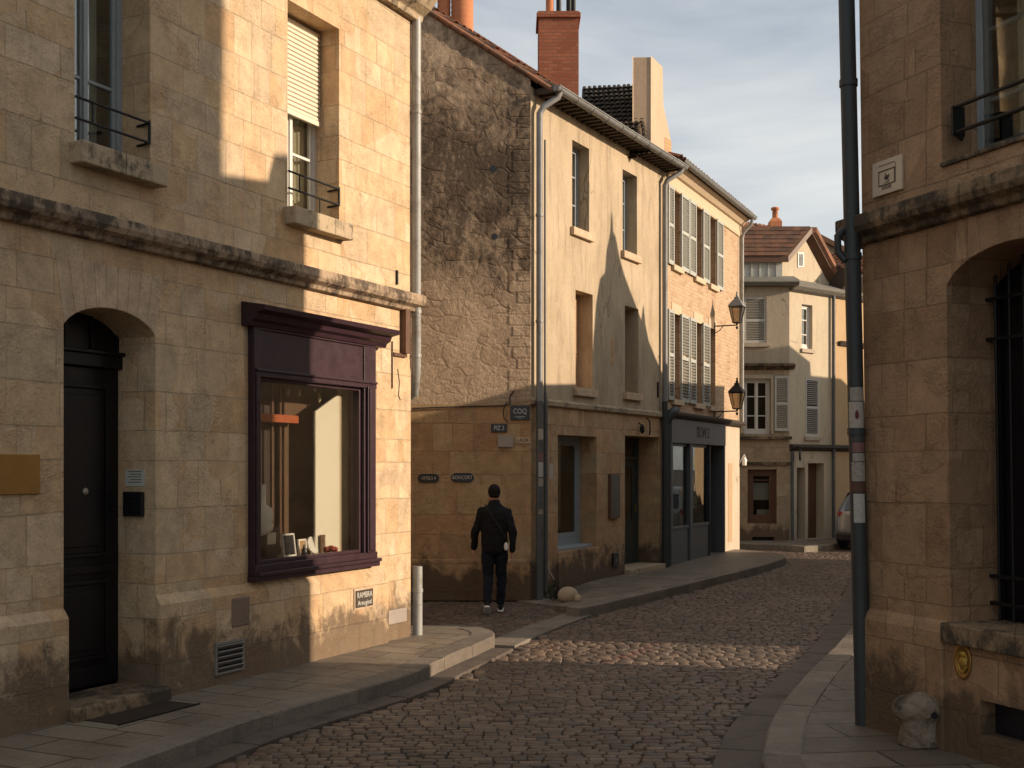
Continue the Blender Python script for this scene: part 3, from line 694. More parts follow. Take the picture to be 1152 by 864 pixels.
# vent grille low in the plinth
def grille(rt, x0, x1, z0, z1, y, mat, n=5):
    b = MB(); f = .02
    b.box(x0, x1, y-.02, y+.002, z0, z0+f).box(x0, x1, y-.02, y+.002, z1-f, z1).box(x0, x0+f, y-.0195, y+.002, z0+f, z1-f).box(x1-f, x1, y-.0195, y+.002, z0+f, z1-f)
    for k in range(n):
        z = z0+f+(z1-z0-2*f)*(k+.5)/n; b.obox(Matrix.Translation(((x0+x1)/2, y-.012, z)) @ Matrix.Rotation(R(-40), 4, 'X'), x1-x0-2*f, .05, .008)
    g = b.build('vent_grille', mat, rt)
    MB().box(x0+f, x1-f, y+.0, y+.0015, z0+f, z1-f).build('vent_opening', M['black'], g)
grille(rL, X(241, -.06), X(273, -.06), Z(241, 760, -.06), Z(241, 724, -.06), -.063, M['ventm'])
# repair stone
xa, xb = X(260, -.06), X(281, -.06); MB().box(xa, xb, -.068, -.03, Z(260, 707, -.06), Z(260, 673, -.06)).build('repair_stone', simple('mauve_repair_stone', (.20, .14, .105), .9, var=.2, bump=.006), rL, bevel=.02)
# shopfront
x0, x1 = X(287, -.08), X(424, -.08); zb, zt = Z(287, 655, -.08), Z(287, 352, -.08); 
b = MB(); fw = .13
zf = zb+.15; zg = Z(294, 424, -.08)     # glass bottom / top
gx0, gx1 = x0+.10, X(409, -.06)
for (a, c, e) in ((x0, x0+.10, -.07), (gx1+.0, x1, -.07)):
    b.box(a, c, e, .12, zb+.05, zt-.05)
b.box(gx1+.03, x1-.05, -.10, -.07, zf, zg+.02).box(gx1+.05, x1-.08, -.115, -.10, zf+.02, zg).box(x0+.02, x0+.08, -.085, -.07, zf, zg+.02)
b.box(x0-.01, x1+.02, -.11, .12, zb, zb+.05).box(x0, x1+.01, -.14, .10, zb+.05, zb+.085).box(x0, x1, -.09, .10, zb+.085, zf)
b.box(gx0, gx1, -.055, .10, zg, zt-.05)              # fascia board
b.box(x0+.01, x1-.01, -.085, -.055, zg+.002, zg+.05).box(x0+.01, x1-.01, -.10, -.055, zg+.05, zg+.075)
b.box(x0+.02, x1-.02, -.075, -.055, zt-.14, zt-.10)
# inner glazing bead
for (a, c) in ((gx0, gx0+.035), (gx1-.035, gx1)): b.box(a, c, -.03, .02, zf, zg)
b.box(gx0+.035, gx1-.035, -.03, .02, zf, zf+.035).box(gx0+.035, gx1-.035, -.03, .02, zg-.03, zg)
sf = b.build('shopfront', M['plum'], rL, bevel=.006)
b = MB(); b.prism([(.0, zt-.12), (-.09, zt-.12), (-.11, zt-.08), (-.15, zt-.06), (-.17, zt-.01), (-.26, zt+.01), (-.27, zt+.055), (-.24, zt+.06), (0, zt+.10)], x0-.10, x1+.16, 'x'); b.build('cornice', M['plum'], sf, bevel=.004)
MB().box(gx0+.03, gx1-.03, -.008, -.002, zf+.02, zg-.02).build('pane', M['glassS'], sf)
# window display room
iy = .52; ix0, ix1 = gx0-.35, min(X(405, .5)+.03, xe-.06); print('shop', X(405, .5), xe); zfl = zf+.015
b = MB(); b.box(ix0, ix1, .10, iy, zf-.05, zfl); b.build('display_floor', M['wood'], sf)
b = MB(); b.box(ix0, ix1, iy, iy+.03, zf-.05, zg+.3).box(ix0-.03, ix0, .08, iy, zf-.05, zg+.3).box(ix0, ix1, .12, iy, zg+.25, zg+.28); b.build('display_back', M['boardD'], sf)
xbP = X(355, .15); b = MB(); b.box(X(320, iy-.1), X(362, iy-.1), iy-.10, iy-.06, zfl, zg+.2)
b.build('brown_board', M['boardB'], sf)
b = MB(); xp_ = X(382, .15); b.prism([(xbP, zfl), (xp_, zfl), (xp_, Z(382, 443, .15)), (xbP, Z(355, 463, .15))], .15, .17); b.build('pale_board', simple('cream_display_board', (.80, .74, .60), .8, var=.04, bump=0), sf)
b = MB(); b.box(xp_+.002, ix1-.03, .155, .18, zfl, zg+.24).box(ix1-.03, ix1, .10, iy-.02, zfl, zg+.24); b.build('cream_side_board', simple('tan_display_side', (.52, .42, .28), .8, var=.05), sf)
MB().box(ix0, X(327, .4), .30, .36, Z(310, 475, .3), Z(310, 466, .3)).build('shelf', M['orange'], sf, bevel=.004)
b = MB()
for u in (306, 315): b.box(X(u, .42), X(u, .42)+.03, .42, .44, zfl, zg+.2)
b.build('dark_uprights', M['frameBr'], sf)
# display things (each its own)
def thing(name, fr, x, y, z, label, cat, group=None): return root(name, fr, label, cat, group, x, y, z)
dy_ = .14
bx = X(299, dy_)
t_ = thing('necklace_bust', FL, bx, dy_, zfl, 'cream necklace bust on a dark stand at the left end of the shop window', 'display bust')
hz = Z(299, 545, dy_)-zfl
b = MB(); rings = []
for k in range(13):
    q = k/12; z = hz*(.36+.64*q); wx = .02+.105*math.sin(min(1, (1-q)*1.6+.12)*math.pi/2)*(1-.25*(q < .25)); 
    if q > .55: wx = .045-(q-.55)*.02
    cx = -.03*math.sin(q*3); 
    rings.append([(cx+wx*math.cos(a), wx*.45*math.sin(a)+.02*q, z+.03*math.cos(a)*(q < .5)) for a in [i*math.pi/8 for i in range(16)]])
b.loft(rings); b.build('bust', M['cream'], t_)
b = MB(); b.tube([(0, 0, 0.01), (0, 0, hz*.4)], .016, 10).lathe([(.085, 0), (.085, .012), (.02, .03)], (0, 0, 0), 20); b.build('stand', M['boardD'], t_)
t_ = thing('jewellery_box', FL, X(300, .2), .18, zfl, 'dark box with cream panel below the necklace bust in the shop window', 'box')
b = MB(); b.box(-.09, .12, -.03, .10, 0, .30); b.build('case', M['boardD'], t_, bevel=.008); MB().box(-.06, .07, -.036, -.03, .14, .25).build('label_panel', M['boardP'], t_)
def easel(u0, u1, vb, vt, dy, label, matf, mati, tilt=8, nm='picture_frame'):
    xx = X((u0+u1)/2, dy); ww = X(u1, dy)-X(u0, dy); hh = Z(u0, vt, dy)-zfl
    t_ = thing(nm, FL, xx, dy, zfl+.002, label, 'picture frame'); m = Matrix.Rotation(R(-tilt), 4, 'X')
    b = MB(); f = .018; 
    for a in ((-ww/2, -ww/2+f, 0, hh), (ww/2-f, ww/2, 0, hh), (-ww/2+f, ww/2-f, 0, f), (-ww/2+f, ww/2-f, hh-f, hh)): b.box(a[0], a[1], -.012, .012, a[2], a[3])
    b.v = [tuple(m @ Vector(p)) for p in b.v]; b.build('frame', matf, t_, bevel=.003)
    b = MB(); b.box(-ww/2+f, ww/2-f, -.004, .008, f, hh-f); b.v = [tuple(m @ Vector(p)) for p in b.v]; b.build('picture', mati, t_)
    b = MB(); b.tube([(0, .02, hh*.7), (0, .12, 0)], .005, 6); b.build('leg', matf, t_)
easel(319, 333, 627, 601, .16, 'white frame holding a black picture, tallest frame on the display floor', M['white'], M['black'])
easel(336, 345, 628, 607, .18, 'small cream frame with dark figure picture left of the round white mirror', M['cream'], M['wood'], 5)
tx = X(352, .17); t_ = thing('round_mirror', FL, tx, .17, zfl, 'small round white mirror leaning on the display floor', 'mirror')
b = MB(); b.lathe([(.02, -.008), (.085, -.008), (.09, 0), (.085, .008)], (0, 0, 0), 28); o = b.build('disc', M['white'], t_); o.matrix_local = Matrix.Translation((0, 0, .092)) @ Matrix.Rotation(R(72), 4, 'X')
b = MB(); b.tube([(-.05, -.02, .004), (-.03, .05, .12)], .006, 6).tube([(.06, -.03, .004), (.03, .05, .1)], .006, 6); b.build('stand', M['boardP'], t_)
t_ = thing('bottle', FL, X(341.5, .13), .12, zfl, 'small dark bottle in front of the cream frame', 'bottle')
MB().lathe([(.028, 0), (.03, .02), (.03, .06), (.012, .085), (.012, .11)], (0, 0, 0), 16).build('glass_body', M['black'], t_)
t_ = thing('coral_ornament', FL, X(373, .09), .09, zfl, 'rust red knobbly ornament at the right end of the window display', 'ornament')
b = MB(); 
for k in range(16):
    a = random.uniform(0, 6.28); r_ = random.uniform(0, .06); b.lathe([(.004, -.026), (.022, -.015), (.028, 0), (.022, .015), (.004, .026)], (r_*1.3*math.cos(a), r_*math.sin(a), random.uniform(.025, .06)), 8)
b.build('coral', M['red'], t_)
t_ = thing('card_holder', FL, X(363.5, .12), .12, zfl, 'upright brown card standing behind the round mirror', 'card')
MB().box(-.04, .04, 0, .01, 0, .19).build('card', M['boardB'], t_)
for i, (u, v, s_) in enumerate(((323.5, 440, .055), (336.5, 442, .045), (354.3, 437, .04), (358.8, 447, .06))):
    t_ = thing('hanging_pendant', FL, X(u, .3), .3, Z(u, v, .3), ['pale drop pendant hanging leftmost in the shop window', 'dimmer pendant hanging second from left in the shop window', 'small pendant hanging just left of the brightest one', 'brightest ring shaped pendant hanging in the shop window'][i], 'pendant', 'pendants hanging in the shop window')
    MB().lathe([(.003, -s_), (s_*.45, -s_*.4), (s_*.38, 0), (s_*.12, s_*.8)], (0, 0, 0), 12).build('drop', M['crystal'], t_)
    MB().tube([(0, 0, s_*.8), (0, 0, zg-Z(u, v, .3)+.02)], .003, 6).build('cord', M['cable'], t_)
# pipes and hooks
b = MB(); px = xe+.05; ztop = 7.1
zk = Z(463, 410); ze = Z(463, 444)
b.tube([(px, -.045, ztop), (px, -.045, zk), (px+.02, -.03, zk-.08), (px+.08, .03, ze+.02), (px+.10, .12, ze-.02)], .052, 14)
for v in (125, 350, 400): b.tube([(px, -.045, Z(461, v)-.02), (px, -.045, Z(461, v)+.02)], .059, 14)
b.build('downpipe', M['zincL'], rL)
b = MB(); b.tube([(xe+.10, -.03, .1), (xe+.10, -.03, Z(467, 637))], .055, 14).tube([(xe+.10, -.03, .6), (xe+.10, -.03, .64)], .062, 14); b.build('downpipe_foot', M['zincL'], rL)
b = MB(); xh = X(455); b.box(X(450.5), X(455.5), -.07, -.0, Z(453, 398), Z(453, 348)).box(X(441), X(455.5), -.03, -.0, Z(453, 402), Z(453, 398)-.004); b.tube([(X(440.5), -.012, Z(440, 384)), (X(440.5), -.012, Z(440, 437))], .008, 6)
b.build('wall_bracket', M['frameBr'], rL)
MB().box(X(445), X(446.5), -.02, 0, Z(445, 320), Z(445, 304)).build('iron_tie', M['iron'], rL)
b = MB(); b.tube([(X(447), -.006, Z(447, 415)), (X(449), -.006, Z(449, 430)), (X(448), -.006, Z(448, 445)), (X(450), -.006, Z(450, 450))], .004, 5); b.build('wire', M['cable'], rL)
# plates on this house
t_ = thing('brass_plaque', FL, X(0), 0, 0, 'plain brass plate on the stone left of the black arched door', 'plaque')
MB().box(-.35, X(43)-X(0), -.02, -.002, Z(20, 556)+.0, Z(20, 511)).build('plate', M['brass'], t_, bevel=.003)
b = MB()
for xx in (X(38)-X(0),):
    for zz in (Z(20, 551), Z(20, 516)): MB().lathe([(.006, -.003), (.008, 0), (.004, .004)], (xx, -.022, zz), 10).build('screw', M['steel'], t_)
# reveal mounted paper and intercom (on the right hand reveal)
def reveal_pt(u, v, x=dr[1]):
    # intersection with plane x = const
    r_ = (u-CX)/F; a = FL.ox+FL.dx*x; c = FL.oy+FL.dy*x; y = (r_*c-a)/(FL.nx-r_*FL.ny); Y = c+FL.ny*y
    return y, EYE+(HV-v)/F*Y
y0_, zA = reveal_pt(163, 547); y1_, zB = reveal_pt(141.5, 530)
t_ = thing('paper_notice', FL, dr[1], 0, 0, 'small white paper notice taped on the reveal beside the black door', 'notice')
MB().box(-.006, -.002, y0_, y1_, zA, zB+.01).build('sheet', M['paper'], t_)
b = MB()
for k in range(5): b.box(-.0075, -.0062, y0_+.03, y1_-.03-(k % 2)*.03, zA+.03+k*.022, zA+.036+k*.022)
b.build('printed_lines', M['darkink'], t_)
y0_, zA = reveal_pt(163, 581); y1_, zB = reveal_pt(142, 553)
t_ = thing('intercom_box', FL, dr[1], 0, 0, 'black intercom box below the white paper beside the black door', 'intercom')
MB().box(-.04, -.002, y0_, y1_, zA, zB).build('case', M['black'], t_, bevel=.004)
b = MB()
for k in range(4): b.box(-.044, -.0405, y0_+.03, y1_-.03, zA+.03+k*.035, zA+.045+k*.035)
b.build('buttons', M['iron'], t_)
t_ = thing('enamel_plaque', FL, X(403), 0, 0, 'small dark enamel plaque with two lines of pale lettering under the shop window', 'plaque')
w_ = X(412)-X(393); h_ = Z(403, 663)-Z(403, 682); zc_ = Z(403, 672.5); yp = -.06
MB().box(-w_/2-.02, w_/2+.02, yp-.012, -.002, zc_-h_/2-.02, zc_+h_/2+.02).build('mount', M['dressed'], t_)
MB().box(-w_/2, w_/2, yp-.02, yp-.012, zc_-h_/2, zc_+h_/2).build('plate', M['darkink'], t_)
text('RAMBRA', h_*.48, M['whiteink'], 'lettering', t_, face(0, yp-.021, zc_+h_*.2), .001, w_*.9/(h_*.48*3.9))
text('Areogind', h_*.42, M['whiteink'], 'lettering', t_, face(0, yp-.021, zc_-h_*.25), .001, w_*.9/(h_*.42*4.1))
t_ = thing('utility_cover', FL, X(444), 0, 0, 'blank grey metal utility cover low on the wall by the corner pipe', 'cover')
w_ = X(454.5)-X(434); zc_ = Z(444, 693); h_ = Z(444, 685)-Z(444, 701)
MB().box(-w_/2, w_/2, -.045, -.002, zc_-h_/2, zc_+h_/2).build('cover', M['steel'], t_, bevel=.008)
a = gp(105, 800, .12); c = gp(215, 797, .12)
t_ = root('cellar_hatch', Fr(gp(158, 801, .12)[0], gp(158, 801, .12)[1], FL.dx, FL.dy), 'flat dark metal hatch set in the left pavement before the door', 'hatch', z=.118)
MB().box(-.42, .42, -.19, .19, 0, .008).build('hatch_plate', simple('dark_hatch_metal', (.05, .035, .028), .55, .3, .3, 9, .004), t_, bevel=.003)
b = MB(); b.box(-.44, .44, -.21, -.192, 0, .01).box(-.44, .44, .192, .21, 0, .01); b.build('hatch_rim', M['iron'], t_)

# =================================================================== RIGHT HOUSE (leans slightly)
X, Z = FA.x, FA.z
rA = root('brown_stone_house', FA, 'shaded brown stone house with arched barred window, nearest on the right', 'building')
LEAN = .02
A_parts = []
def lean(o):
    # the old wall leans out of plumb
    me = o.data; rel = FA.m @ o.matrix_local; inv = rel.inverted()
    for v in me.vertices:
        w = rel @ v.co; w.x -= LEAN*(w.z-.12); v.co = inv @ w
    return o
ow = (X(1069), 3.2, Z(1058, 186), Z(1058, 186)+2.4, 0, .34)
lw = (X(1072), X(1072)+1.15, Z(1068, 700), 0, .2, .40); zl = Z(1063, 325)+.2+.02; lw = (lw[0], lw[1], lw[2], zl, .2, .42)
cel = (X(1108), X(1108)+.7, Z(1108, 826), Z(1108, 787), 0, .10)
zcA = Z(977, 243)
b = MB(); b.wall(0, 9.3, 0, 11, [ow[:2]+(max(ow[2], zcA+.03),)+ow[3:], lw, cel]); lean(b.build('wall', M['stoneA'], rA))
# tall front wing: side wall 1.9 m, then a lane-side wall
b = MB(); tA = math.tan(R(9.5)); wA = FL.w(FL.x(237)); S1 = (wA.y+(wA.x-FA.ox)*tA-FA.oy)/(FA.ny+FA.nx*tA); print('S1', S1); pl = [(0, 0), (0, S1)]
# world lane line, converted to local
lc = FA.m.inverted() @ Vector((12, FA.w(0, S1).y-(12-FA.w(0, S1).x)*math.tan(R(9.5)), 0))
P = [(0, 0), (0, S1), (lc.x, lc.y), (9.3, lc.y), (9.3, 0)]
for i in range(4): b.quad((P[i][0], P[i][1], 0), (P[i+1][0], P[i+1][1], 0), (P[i+1][0], P[i+1][1], 11), (P[i][0], P[i][1], 11))
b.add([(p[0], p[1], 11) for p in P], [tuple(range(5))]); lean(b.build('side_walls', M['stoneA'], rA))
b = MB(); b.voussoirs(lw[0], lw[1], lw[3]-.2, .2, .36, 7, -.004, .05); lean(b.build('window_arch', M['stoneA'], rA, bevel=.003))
pz = Z(977, 686); b = MB(); pr = [(.02, 0), (-.06, 0), (-.06, pz-.06), (-.04, pz-.01), (0, pz+.02)]
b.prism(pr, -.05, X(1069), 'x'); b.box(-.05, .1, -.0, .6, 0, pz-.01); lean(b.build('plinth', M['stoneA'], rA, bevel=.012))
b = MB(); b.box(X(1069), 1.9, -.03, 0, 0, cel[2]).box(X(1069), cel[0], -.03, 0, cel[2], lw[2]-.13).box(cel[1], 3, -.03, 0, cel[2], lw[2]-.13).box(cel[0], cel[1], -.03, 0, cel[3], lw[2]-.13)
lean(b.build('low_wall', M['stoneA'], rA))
b = MB(); b.box(X(1069), lw[1]+.4, -.075, .42, lw[2]-.13, lw[2]+.004); lean(b.build('sill', M['stringA'], rA, bevel=.012))
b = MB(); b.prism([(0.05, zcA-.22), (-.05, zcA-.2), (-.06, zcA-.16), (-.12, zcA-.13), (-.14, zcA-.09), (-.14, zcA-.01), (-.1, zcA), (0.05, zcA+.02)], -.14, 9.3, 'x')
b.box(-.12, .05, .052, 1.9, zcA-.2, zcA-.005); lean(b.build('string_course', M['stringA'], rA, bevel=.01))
# upper window
ux0 = ow[0]; uz0 = max(ow[2], zcA+.03); 
b = MB(); b.box(ux0-.0, ow[1], -.02, .34, uz0-.02, uz0+.012); lean(b.build('sill', M['stringA'], rA, bevel=.008))
wn = sash(rA, ux0, ux0+1.1, uz0+.012, ow[3], .30, M['frameG'], 2, (.18, .38, .6), .06, curtain=('curtainC', [(.25, .42), (.6, 1)])); lean(wn)
for ch in wn.children: lean(ch)
b = MB()
for h in (uz0+.36, uz0+.19): b.tube([(ux0+.01, .16, h), (ux0+.10, .02, h), (ux0+2.4, .02, h)], .014, 8)
b.box(ux0+.09, ux0+.11, .0, .10, uz0+.17, uz0+.37); lean(b.build('balcony_rail', M['iron'], rA))
# barred window
b = MB(); yb = .34
for k in range(9): x_ = lw[0]+.08+k*.125; b.tube([(x_, yb, lw[2]), (x_, yb, lw[3])], .011, 8)
for h in (lw[2]+.12, lw[2]+.30, lw[3]-.55, lw[3]-.28): b.box(lw[0], lw[1], yb-.012, yb+.012, h-.012, h+.012)
lean(b.build('window_bars', M['iron'], rA))
b = MB(); b.box(lw[0], lw[1], .43, .46, lw[2], lw[3]); 
for k in range(5): b.box(lw[0]+k*.25, lw[0]+k*.25+.05, .41, .43, lw[2], lw[3])
lean(b.build('window', M['door'], rA))
MB().box(cel[0]-.02, cel[1]+.02, .09, .11, cel[2]-.02, cel[3]+.02).build('cellar_opening', M['black'], rA)
# medallion
t_ = root('brass_medallion', FA, 'oval brass medallion with embossed figure on the right hand wall', 'medallion', x=X(1084, -.03), y=-.03, z=Z(1084, 744, -.03))
mb = MB(); mb.lathe([(.075, 0), (.085, .006), (.08, .014), (.066, .012), (.062, .006), (.0, .006)], (0, 0, 0), 36); o = mb.build('disc', M['brass'], t_); o.matrix_local = Matrix.Rotation(R(90), 4, 'X') @ Matrix.Diagonal((.95, 1.42, 1, 1))
mb = MB(); mb.lathe([(.0, .020), (.015, .018), (.024, .008), (.026, .004)][::-1], (0, .045, 0), 14); mb.lathe([(.038, .004), (.034, .012), (.015, .018), (.0, .019)], (0, -.005, 0), 18)
mb.tube([(-.04, -.02, .008), (-.02, -.06, .012), (.015, -.07, .012), (.04, -.03, .01)], .008, 8); mb.tube([(-.045, .01, .008), (-.03, .055, .01)], .006, 6); mb.tube([(.045, .01, .008), (.03, .05, .01)], .006, 6)
o = mb.build('relief', M['gold'], t_); o.matrix_local = Matrix.Rotation(R(90), 4, 'X')
# street sign
sx0, sx1 = X(986), X(1019); sz = (Z(987, 223)+Z(1019, 208))/2; sh_ = .245; sw = sx1-sx0
t_ = root('enamel_sign', FA, 'cream square sign with black box logo above the right hand string course', 'sign', x=(sx0+sx1)/2-.0, y=-.0, z=sz+sh_/2-.01)
t_.matrix_world = t_.matrix_world @ Matrix.Translation((-LEAN*.3*3, 0, 0))
MB().box(-sw/2, sw/2, -.022, -.004, -sh_/2, sh_/2).build('plate', M['signW'], t_, bevel=.002)
b = MB(); yy = -.024; s_ = sw*.28
for a in ((-s_, -s_+.008, -.06, .05), (s_-.008, s_, -.06, .05), (-s_+.008, s_-.008, .042, .05), (-s_+.008, s_-.008, -.06, -.052), (-s_-.0, s_, .085, .089), (s_+.004, s_+.008, -.06, .08)): b.box(a[0], a[1], yy, yy+.001, a[2], a[3])
b.prism([(-.028, .0), (.03, .012), (.024, -.012), (.004, -.026), (-.02, -.02)], yy-.0005, yy+.001); b.prism([(-.02, .008), (-.008, .026), (-.004, .01)], yy-.0005, yy+.001)
b.prism([(-.035, -.045), (.02, -.035), (.034, -.02), (.022, -.042)], yy-.0005, yy+.001); b.build('emblem', M['darkink'], t_)
text('SAVEURS', .038, M['darkink'], 'lettering', t_, face(0, yy, -.078), .0005, .72)
# big corner downpipe with stickers
pA = FA.m.inverted()
def wl(p): return pA @ Vector(p)
def pt(u, v, Y): return Vector(((u-CX)/F*Y, Y, EYE+(HV-v)/F*Y))
YP = 8.78; zb_ = EYE+(HV-809)/F*YP
top = pt(951, -60, YP); bot = pt(971.3, 809, YP); bot.z = .1
def along(v): 
    t = (v+60)/(809+60.); return top.lerp(bot, t)
b = MB(); b.tube([wl(top), wl(bot)], .058, 20); dp = b.build('downpipe', M['pipeD'], rA)
for v in (92, 285, 480): b = MB(); c_ = along(v); b.tube([wl(c_+Vector((0, 0, .025))), wl(c_-Vector((0, 0, .025)))], .066, 20); b.build('pipe_collar', M['pipeD'], dp)
b = MB()
b.tube([wl(along(255)+Vector((-.06, 0, 0))), wl(along(262)+Vector((-.10, .02, 0))), wl(along(280)+Vector((-.10, .02, 0))), wl(along(290)+Vector((-.05, 0, 0)))], .028, 12)
b.build('pipe_elbow', M['pipeD'], dp)
stm = [simple('sticker_a', (.30, .27, .22), .6, var=.5, scale=40, bump=0), simple('sticker_b', (.38, .34, .28), .6, var=.4, scale=60, bump=0), simple('sticker_c', (.06, .06, .055), .6, var=.6, scale=50, bump=0),
       simple('sticker_d', (.20, .10, .09), .6, var=.6, scale=40, bump=0), simple('sticker_e', (.30, .26, .22), .6, var=.9, scale=70, bump=0), simple('sticker_f', (.10, .045, .03), .6, var=.3, scale=30, bump=0), simple('sticker_g', (.40, .38, .34), .6, var=.5, scale=50, bump=0)]
def sticker(parent, conv, c0, c1, rad, a0, a1, mat):
    b = MB(); n = 8; ax = (c1-c0); vs = []
    for e in (c0, c1):
        for k in range(n+1):
            q = R(a0+(a1-a0)*k/n); vs.append(conv(e+Vector((rad*math.sin(q), -rad*math.cos(q), 0))))
    b.add(vs, [(k, k+1, n+2+k, n+1+k) for k in range(n)], True); return b.build('sticker', mat, parent)
for (v0, v1, mi, a0, a1) in ((431, 446, 0, -60, 50), (447, 476, 1, -75, 45), (479, 491, 2, -60, 40), (492, 503, 3, -50, 45), (504, 513, 0, -50, 45), (514, 535, 4, -60, 50), (536, 547, 5, -70, 60), (549, 581, 6, -50, 35)):
    sticker(dp, wl, along(v1), along(v0), .0592, a0, a1, stm[mi])
b = MB(); c0_ = along(461)+Vector((-.012, -.0605, 0)); b.add([wl(c0_+Vector((dx, 0, dz))) for dx, dz in ((0, .035), (.014, .01), (.016, -.02), (0, -.04), (-.014, -.015), (-.01, .02))], [(0, 1, 2, 3, 4, 5)]); b.build('sticker_mark', simple('dark_red_print', (.12, .02, .02), .6, bump=0), dp)
# stone bollard (guard stone) at the base of the wall
gq = gp(1036, 838, .12)
t_ = root('guard_stone', Fr(gq[0], gq[1], 1, .1), 'squat worn guard stone with a round hole at the right hand wall', 'guard stone', z=.118)
b = MB(); rings = []
prof = [(.148, 0, 0), (.15, .004, 0), (.145, .08, .0), (.142, .15, .0), (.148, .165, .0), (.168, .185, -.005), (.182, .215, -.005), (.186, .25, -.01), (.172, .295, -.01), (.14, .325, -.005), (.08, .342, 0), (.02, .346, 0)]
for r_, z, cx in prof:
    ring = []
    for k in range(28):
        a = 2*math.pi*k/28; rr = r_*(1+.05*math.sin(3*a+z*20)+.035*math.sin(5*a+1+z*9)+random.uniform(-.016, .016)); ring.append((cx+rr*math.cos(a)*(1.0), rr*.85*math.sin(a), z+.022*math.cos(a+2)*(z > .15)))
    rings.append(ring)
b.loft(rings); o = b.build('stone', M['limew'], t_); s2 = o.modifiers.new('s', 'SUBSURF'); s2.levels = s2.render_levels = 3
tx_ = bpy.data.textures.new('lumps', 'CLOUDS'); tx_.noise_scale = .06; dm_ = o.modifiers.new('d', 'DISPLACE'); dm_.texture = tx_; dm_.strength = .016; dm_.mid_level = .5
b = MB(); b.tube([(.02, -.168, .235), (.02, -.10, .235)], .022, 16); b.build('hole', M['black'], t_)

# =================================================================== MIDDLE HOUSE
X, Z = FM.x, FM.z
EM = Z(612, 106)
rM = root('plastered_house', FM, 'ochre plastered middle house with mottled rubble gable and dark tiled roof', 'building')
HM = 2.98
ops = []
for (u0, u1, vt, vb) in ((643.7, 662.8, 157, 255.5), (700.4, 716.6, 190, 282), (647.4, 666.8, 325.8, 436), (703, 718.2, 343.4, 441)):
    ops.append((X(u0), X(u1), Z(u0, vb), Z(u0, vt), 0, .33))
b = MB(); b.wall(0.0, xM, HM+.06, EM, ops); b.build('wall', M['plasterM'], rM)
gsh = (X(627.6), X(671), Z(627.6, 621), Z(627.6, 489), 0, .38); gdo = (X(703), X(742), .05, Z(703, 489.7), 0, .5)
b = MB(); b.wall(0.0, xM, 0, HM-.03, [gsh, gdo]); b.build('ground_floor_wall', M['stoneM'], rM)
b = MB(); b.prism([(0.01, HM-.03), (-.05, HM-.03), (-.06, HM), (-.06, HM+.05), (-.02, HM+.07), (0.01, HM+.08)], -.03, xM, 'x'); b.build('string_course', M['sill'], rM, bevel=.006)
for i, o_ in enumerate(ops):
    x0, x1, z0, z1 = o_[:4]; b = MB(); b.box(x0-.07, x1+.08, -.07, .02, z0-.13, z0-.001).box(x0+.002, x1-.002, .02, .33, z0-.04, z0+.003); b.build('sill', M['dressed'], rM, bevel=.008)
    if i < 2: sash(rM, x0, x1, z0, z1, .20, M['frameG'], 2, (.33, .66), .05, curtain=('curtain', [(0, 1)]))
    elif i == 2: MB().box(x0, x1, .26, .33, z0, z1).build('blocked_opening', M['brickD'], rM)
    else: MB().box(x0, x1, .26, .33, z0, z1).build('blocked_opening', M['plasterM'], rM)
b = MB(); b.box(X(687.3), X(690.8), -.004, .0, Z(689, 411), Z(689, 381)); b.build('slit_vent', M['brickD'], rM)
MB().box(X(739), X(740.2), -.02, 0, Z(739, 447), Z(739, 430)).build('iron_tie', M['iron'], rM)
# shop window
x0, x1, z0, z1 = gsh[:4]; w_ = sash(rM, x0, x1, z0+.05, z1, .30, M['frameG'], 1, (), .09, gl='glass', backing=False)
b = MB(); b.box(x0-.02, x1, .06, .34, z0, z0+.055); b.build('sill_board', M['frameG'], w_, bevel=.01)
b = MB(); b.box(x0-.4, x1+.5, 1.6, 1.65, .2, 3).box(x0-.4, x1+.5, .4, 1.6, .15, .2); b.build('room_lining', M['boardD'], w_)
b = MB(); b.box(X(652, .6), X(657, .6), .55, .62, z0, z1); b.box(x0+.1, x1-.2, .45, .8, z0+.0, z0+.16); b.build('inner_post', M['plasterG'], w_)
b = MB(); b.box(x0-.04, x1+.02, -.035, .0, .05, z0-.0); b.build('apron_wall', M['stoneM'], rM, bevel=.012)
# door
x0, x1, z0, z1 = gdo[:4]; yd = .46
b = MB(); b.box(x0, x0+.07, yd-.04, yd+.04, .2, z1).box(x1-.07, x1, yd-.04, yd+.04, .2, z1).box(x0+.07, x1-.07, yd-.04, yd+.04, z1-.42, z1-.36).box(x0+.07, x1-.07, yd-.04, yd+.04, z1-.06, z1)
b.box(x0+.07, x0+.2, yd, yd+.04, .2, z1-.42).box(x1-.2, x1-.07, yd, yd+.04, .2, z1-.42).box(x0+.2, x1-.2, yd, yd+.04, .2, 1.0).box(x0+.2, x1-.2, yd, yd+.04, z1-.55, z1-.42)
dm = b.build('door', M['green'], rM, bevel=.005); MB().box(x0+.07, x1-.07, yd+.015, yd+.02, 1.0, z1-.06).build('pane', M['glass'], dm)
MB().box(x0-.1, x1+.1, yd+.5, yd+.55, 0, z1+.2).build('room_lining', M['dark_room'], dm)
b = MB(); b.tube([(x1-.14, yd-.03, 1.15), (x1-.14, yd-.03, 1.3)], .012, 8); b.build('handle', M['brass'], dm)
MB().box(X(388, yd)if 0 else x0+.28, x0+.42, yd-.012, yd-.002, 1.55, 1.8).build('door_notice', M['paper'], dm)
MB().box(x0-.02, x1+.04, -.12, .46, .03, .2).build('doorstep', M['sill'], rM, bevel=.012)
